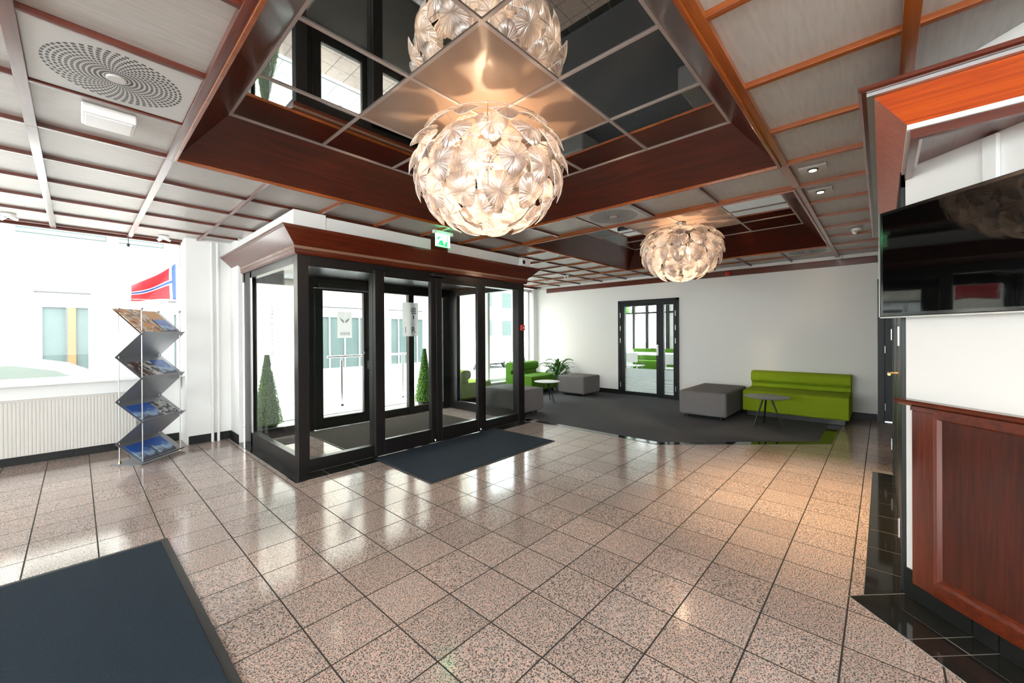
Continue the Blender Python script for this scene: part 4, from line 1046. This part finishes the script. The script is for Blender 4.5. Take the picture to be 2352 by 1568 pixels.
for h in holes+up:
    lower = h[2] < 1
    w_ = MB().box(h[0],h[1],13.05,13.12,h[2],h[2]+.05).box(h[0],h[1],13.05,13.12,h[3]-(.30 if lower else .06),h[3]).box(h[0],h[0]+.10,13.05,13.12,h[2]+.05,h[3]-(.30 if lower else .06)).box(h[1]-.03,h[1],13.05,13.12,h[2]+.05,h[3]-(.30 if lower else .06)).build('window_frame', M_white, fc)
    MB().box(h[0]+.06,h[1]-.03,13.09,13.10,h[2]+.05,h[3]-.06).build('pane', M_winglass, w_)
    if lower and h[1]-h[0] < 1.2:
        xo = h[0]+(h[1]-h[0])*.58
        MB().box(xo,xo+.12,13.03,13.08,h[2]+.05,h[3]-.30).build('orange_post', M_orange, w_)
        MB().box(xo-.03,xo,13.03,13.09,h[2]+.05,h[3]-.30).build('side_bar', MATS['bracket_grey'], w_)
    elif lower:
        for k in (1,2,3): 
            x_ = h[0]+(h[1]-h[0])*k/4; MB().box(x_-.025,x_+.025,13.04,13.10,h[2],h[3]).build('side_bar', M_alu, w_)
    else:
        sl = MB()
        for k in range(11): sl.box(h[0]+.08,h[1]-.05,13.075,13.085,h[2]+.08+k*.12,h[2]+.155+k*.12)
        tag(sl.build('blind_slats', M_blind, w_), kind='stuff')
    if lower: MB().box(h[0]-.02,h[1]+.02,12.97,13.1,h[3],h[3]+.03).build('lintel', MATS['bracket_grey'], w_)
# bay canopy at right of left window view
MB().box(1.35,3.0,12.2,13.0,3.02,3.10).build('canopy', M_white, fc)
# second, distant building
fb = empty('distant_building', (20,30,GZ), 'hazy pale building far along the street beyond the lounge window', 'building')
MB().box(12,34,30,36,GZ,7).build('wall', M_stone, fb)
for k in range(7):
    for r_ in range(2): MB().box(13+k*3,14.4+k*3,29.95,30.05,1.2+r_*3,2.8+r_*3).build('pane', M_winglass, fb)
def car(x0, y0, label, L_=4.2, dirx=1, m=M_carw, rot=0.):
    t = empty('parked_car', (x0+L_/2,y0+.85,GZ), label, 'car')
    KZ = 1.07
    side = [(.0,.35),(.03,.62),(.10,.85),(.45,.93),(.95,1.32),(1.35,1.43),(2.15,1.43),(2.6,1.33),(3.25,.98),(3.85,.86),(4.12,.70),(4.2,.45),(4.18,.28),(.02,.28)]
    if dirx < 0: side = [(4.2-a,b) for a,b in side]
    body = MB(); n = len(side); v = []
    for y_, ins in ((0,.0),(.10,0),(1.6,0),(1.7,0)):
        for a, b in side:
            k = .10 if b > 1.0 else 0
            e = (.04 if y_ in (0,1.7) else 0); yy_ = y_ + (k if y_ < .8 else -k)
            v.append((x0+a, y0+yy_, GZ+b*KZ-(e if b > .5 else 0)))
    f = [tuple(range(n-1,-1,-1)), tuple(range(3*n,4*n))]
    for r_ in range(3):
        for i in range(n): j=(i+1)%n; f.append((r_*n+i,r_*n+j,(r_+1)*n+j,(r_+1)*n+i))
    body.add(v, f); body.build('body', m, t, bevel=.02)
    for ys in (-.005, 1.705):
        ins = .11 if ys < .8 else -.11
        pts = [(.72,1.0),(1.05,1.30),(1.40,1.37),(2.1,1.37),(2.5,1.28),(3.0,1.0)]
        if dirx < 0: pts = [(4.2-a,b) for a,b in pts]
        for sl_ in ((0,3),(3,6)):
            q = pts
        v1 = [(x0+a, y0+ys+ins*(b-.95)/.45*1.0, GZ+b*KZ) for a,b in pts]; v2 = [(x,y+.012*(1 if ys<.8 else -1),z) for x,y,z in v1]; k = len(v1)
        MB().add(v1+v2, [tuple(range(k)), tuple(range(2*k-1,k-1,-1))]+[(i,(i+1)%k,k+(i+1)%k,k+i) for i in range(k)]).build('side_window', M_carglass, t)
    for wx in (.75,3.4):
        for wy in (.0,1.5):
            w_ = MB().tube((x0+wx,y0+wy,GZ+.31),(x0+wx,y0+wy+.2,GZ+.31),.31,n=24).build('wheel', M_dark, t)
            MB().tube((x0+wx,y0+wy-.005,GZ+.31),(x0+wx,y0+wy+.205,GZ+.31),.19,n=16).build('hub_cap', M_alu, w_)
    MB().box(x0+(3.0 if dirx>0 else 1.1),x0+(3.12 if dirx>0 else 1.2),y0-.14,y0-.0,GZ+.92,GZ+1.04).build('wing_mirror', m, t, bevel=.02)
car(-2.70, 8.6, 'white car parked outside the left window')
car(13.0, 15.5, 'white car parked across the street, seen through the vestibule glass', dirx=-1)
car(17.0, 17.5, 'silver car far down the street beyond the lounge window', m=mat('silver_car_paint',(.35,.37,.4),.25,metal=.4))
# handrail outside
hr = empty('handrail', (3.31,7.34,0), 'chrome handrail post outside the entrance door', 'handrail')
MB().lathe((3.31,7.34,0),[(.055,0),(.055,.05),(.03,.055)],20).tube((3.31,7.34,.05),(3.31,7.34,.85),.024).tube((3.31,7.34,.85),(3.31,7.34,.93),.014).build('post', M_chrome, hr)
MB().tube((3.05,7.34,.915),(4.7,7.34,.915),.021).build('rail', M_chrome, hr)
MB().lathe((4.6,7.34,0),[(.055,0),(.055,.05),(.03,.055)],20).tube((4.6,7.34,.05),(4.6,7.34,.90),.024).build('post', M_chrome, hr)
# topiary cones
def topiary(cx, cy, h, r, label):
    t = empty('topiary_cone', (cx,cy,0), label, 'topiary')
    MB().lathe((cx,cy,0),[(r*.7,0),(r*.85,.09),(r*.8,.09)],20).build('pot', M_dark, t)
    MB().lathe((cx,cy,.08),[(r*.86,0),(r*.9,.06),(.03,h-.12)],20).build('core', mat('dark_boxwood',(.03,.10,.01),.9), t)
    lf = MB(); rnd = random.Random(5)
    for k in range(2600):
        u = 1-sqrt(rnd.random()); z = .09+u*(h-.12); rr = (1-u)*r+.018+rnd.uniform(-.012,.012); a = rnd.uniform(0,2*pi)
        p = Vector((cx+rr*cos(a), cy+rr*sin(a), z)); n_ = Vector((cos(a)*.9+rnd.uniform(-.6,.6), sin(a)*.9+rnd.uniform(-.6,.6), rnd.uniform(-.2,.9))).normalized()
        s1 = n_.orthogonal().normalized()*.013; s2 = n_.cross(s1).normalized()*.009
        lf.add([p-s1, p-s2+n_*.003, p+s1, p+s2+n_*.003], [(0,1,2,3)])
    tag(lf.build('foliage', M_box, t), kind='stuff')
topiary(4.38, 6.26, 1.09, .16, 'green cone topiary outside the right part of the entrance')
topiary(1.78, 6.26, 1.08, .165, 'green cone topiary outside behind the left vestibule glass')
# flag
fl = empty('flag', (1.35,8.3,2.6), 'red flag with a white and blue cross outside the left window', 'flag')
MB().tube((1.76,8.3,-.5),(1.76,8.3,3.6),.02).build('pole', M_white, fl)
fm = MB(); NX, NZ = 40, 24
def fpt(i, j):
    u, w_ = i/NX, j/NZ                      # u from the pole outwards (towards -x), w_ up
    x = 1.75-1.20*u; lo_ = 1.88+.02*sin(u*5); hi_ = 2.74-.36*u-.62*max(0,u-.45); z = lo_+(hi_-lo_)*w_+.02*sin(u*11+w_*3); y = 8.3+.10*sin(u*9+w_*3)*u
    return (x, y, z)
for i in range(NX+1):
    for j in range(NZ+1): fm.v.append(fpt(i,j))
for i in range(NX):
    for j in range(NZ):
        u, w_ = (i+.5)/NX, (j+.5)/NZ
        du, dw = abs(u-.545), abs(w_-.5)
        mi = 2 if (du < .045 or dw < .03) else (1 if (du < .085 or dw < .09) else 0)
        fm.f.append((i*(NZ+1)+j, (i+1)*(NZ+1)+j, (i+1)*(NZ+1)+j+1, i*(NZ+1)+j+1)); fm.mi.append(mi); fm.sm.append(True)
fo = fm.build('cloth', [mat('flag_red',(.34,.005,.012),.7), mat('flag_white',(.6,.6,.6),.7), mat('flag_blue',(.015,.045,.20),.7)], fl)
so = fo.modifiers.new('s','SOLIDIFY'); so.thickness = .003
# street trees beyond
for i, (x, y, h) in enumerate(((13.5,22,3.0),(19,26,4.5),(15.5,8.6,3.4),(17.2,5.6,3.5),(16.5,2.3,3.0))):
    t = empty('street_tree', (x,y,GZ), ['small street tree seen through the right vestibule pane','taller street tree far beyond the lounge window','tree outside the meeting room window, left one','tree outside the meeting room window, middle one','tree outside the meeting room window, right one'][i], 'tree')
    MB().tube((x,y,GZ),(x,y,h*.6),.08,.05).build('trunk', mat('bark',(.12,.09,.06),.9) if i == 0 else MATS['bark'], t)
    lf = MB(); rnd = random.Random(i)
    for k in range(900):
        a, b, c_ = rnd.gauss(0,1), rnd.gauss(0,1), rnd.gauss(0,1); l = sqrt(a*a+b*b+c_*c_); rr = 1.2*rnd.random()**.4
        p = Vector((x+a/l*rr, y+b/l*rr, h*.8+c_/l*rr*.9)); n_ = Vector((rnd.uniform(-1,1),rnd.uniform(-1,1),rnd.uniform(-1,1))).normalized()
        s1 = n_.orthogonal().normalized()*.10; s2 = n_.cross(s1).normalized()*.07
        lf.add([p-s1,p-s2,p+s1,p+s2],[(0,1,2,3)])
    tag(lf.build('crown', M_leaf, t), kind='stuff')
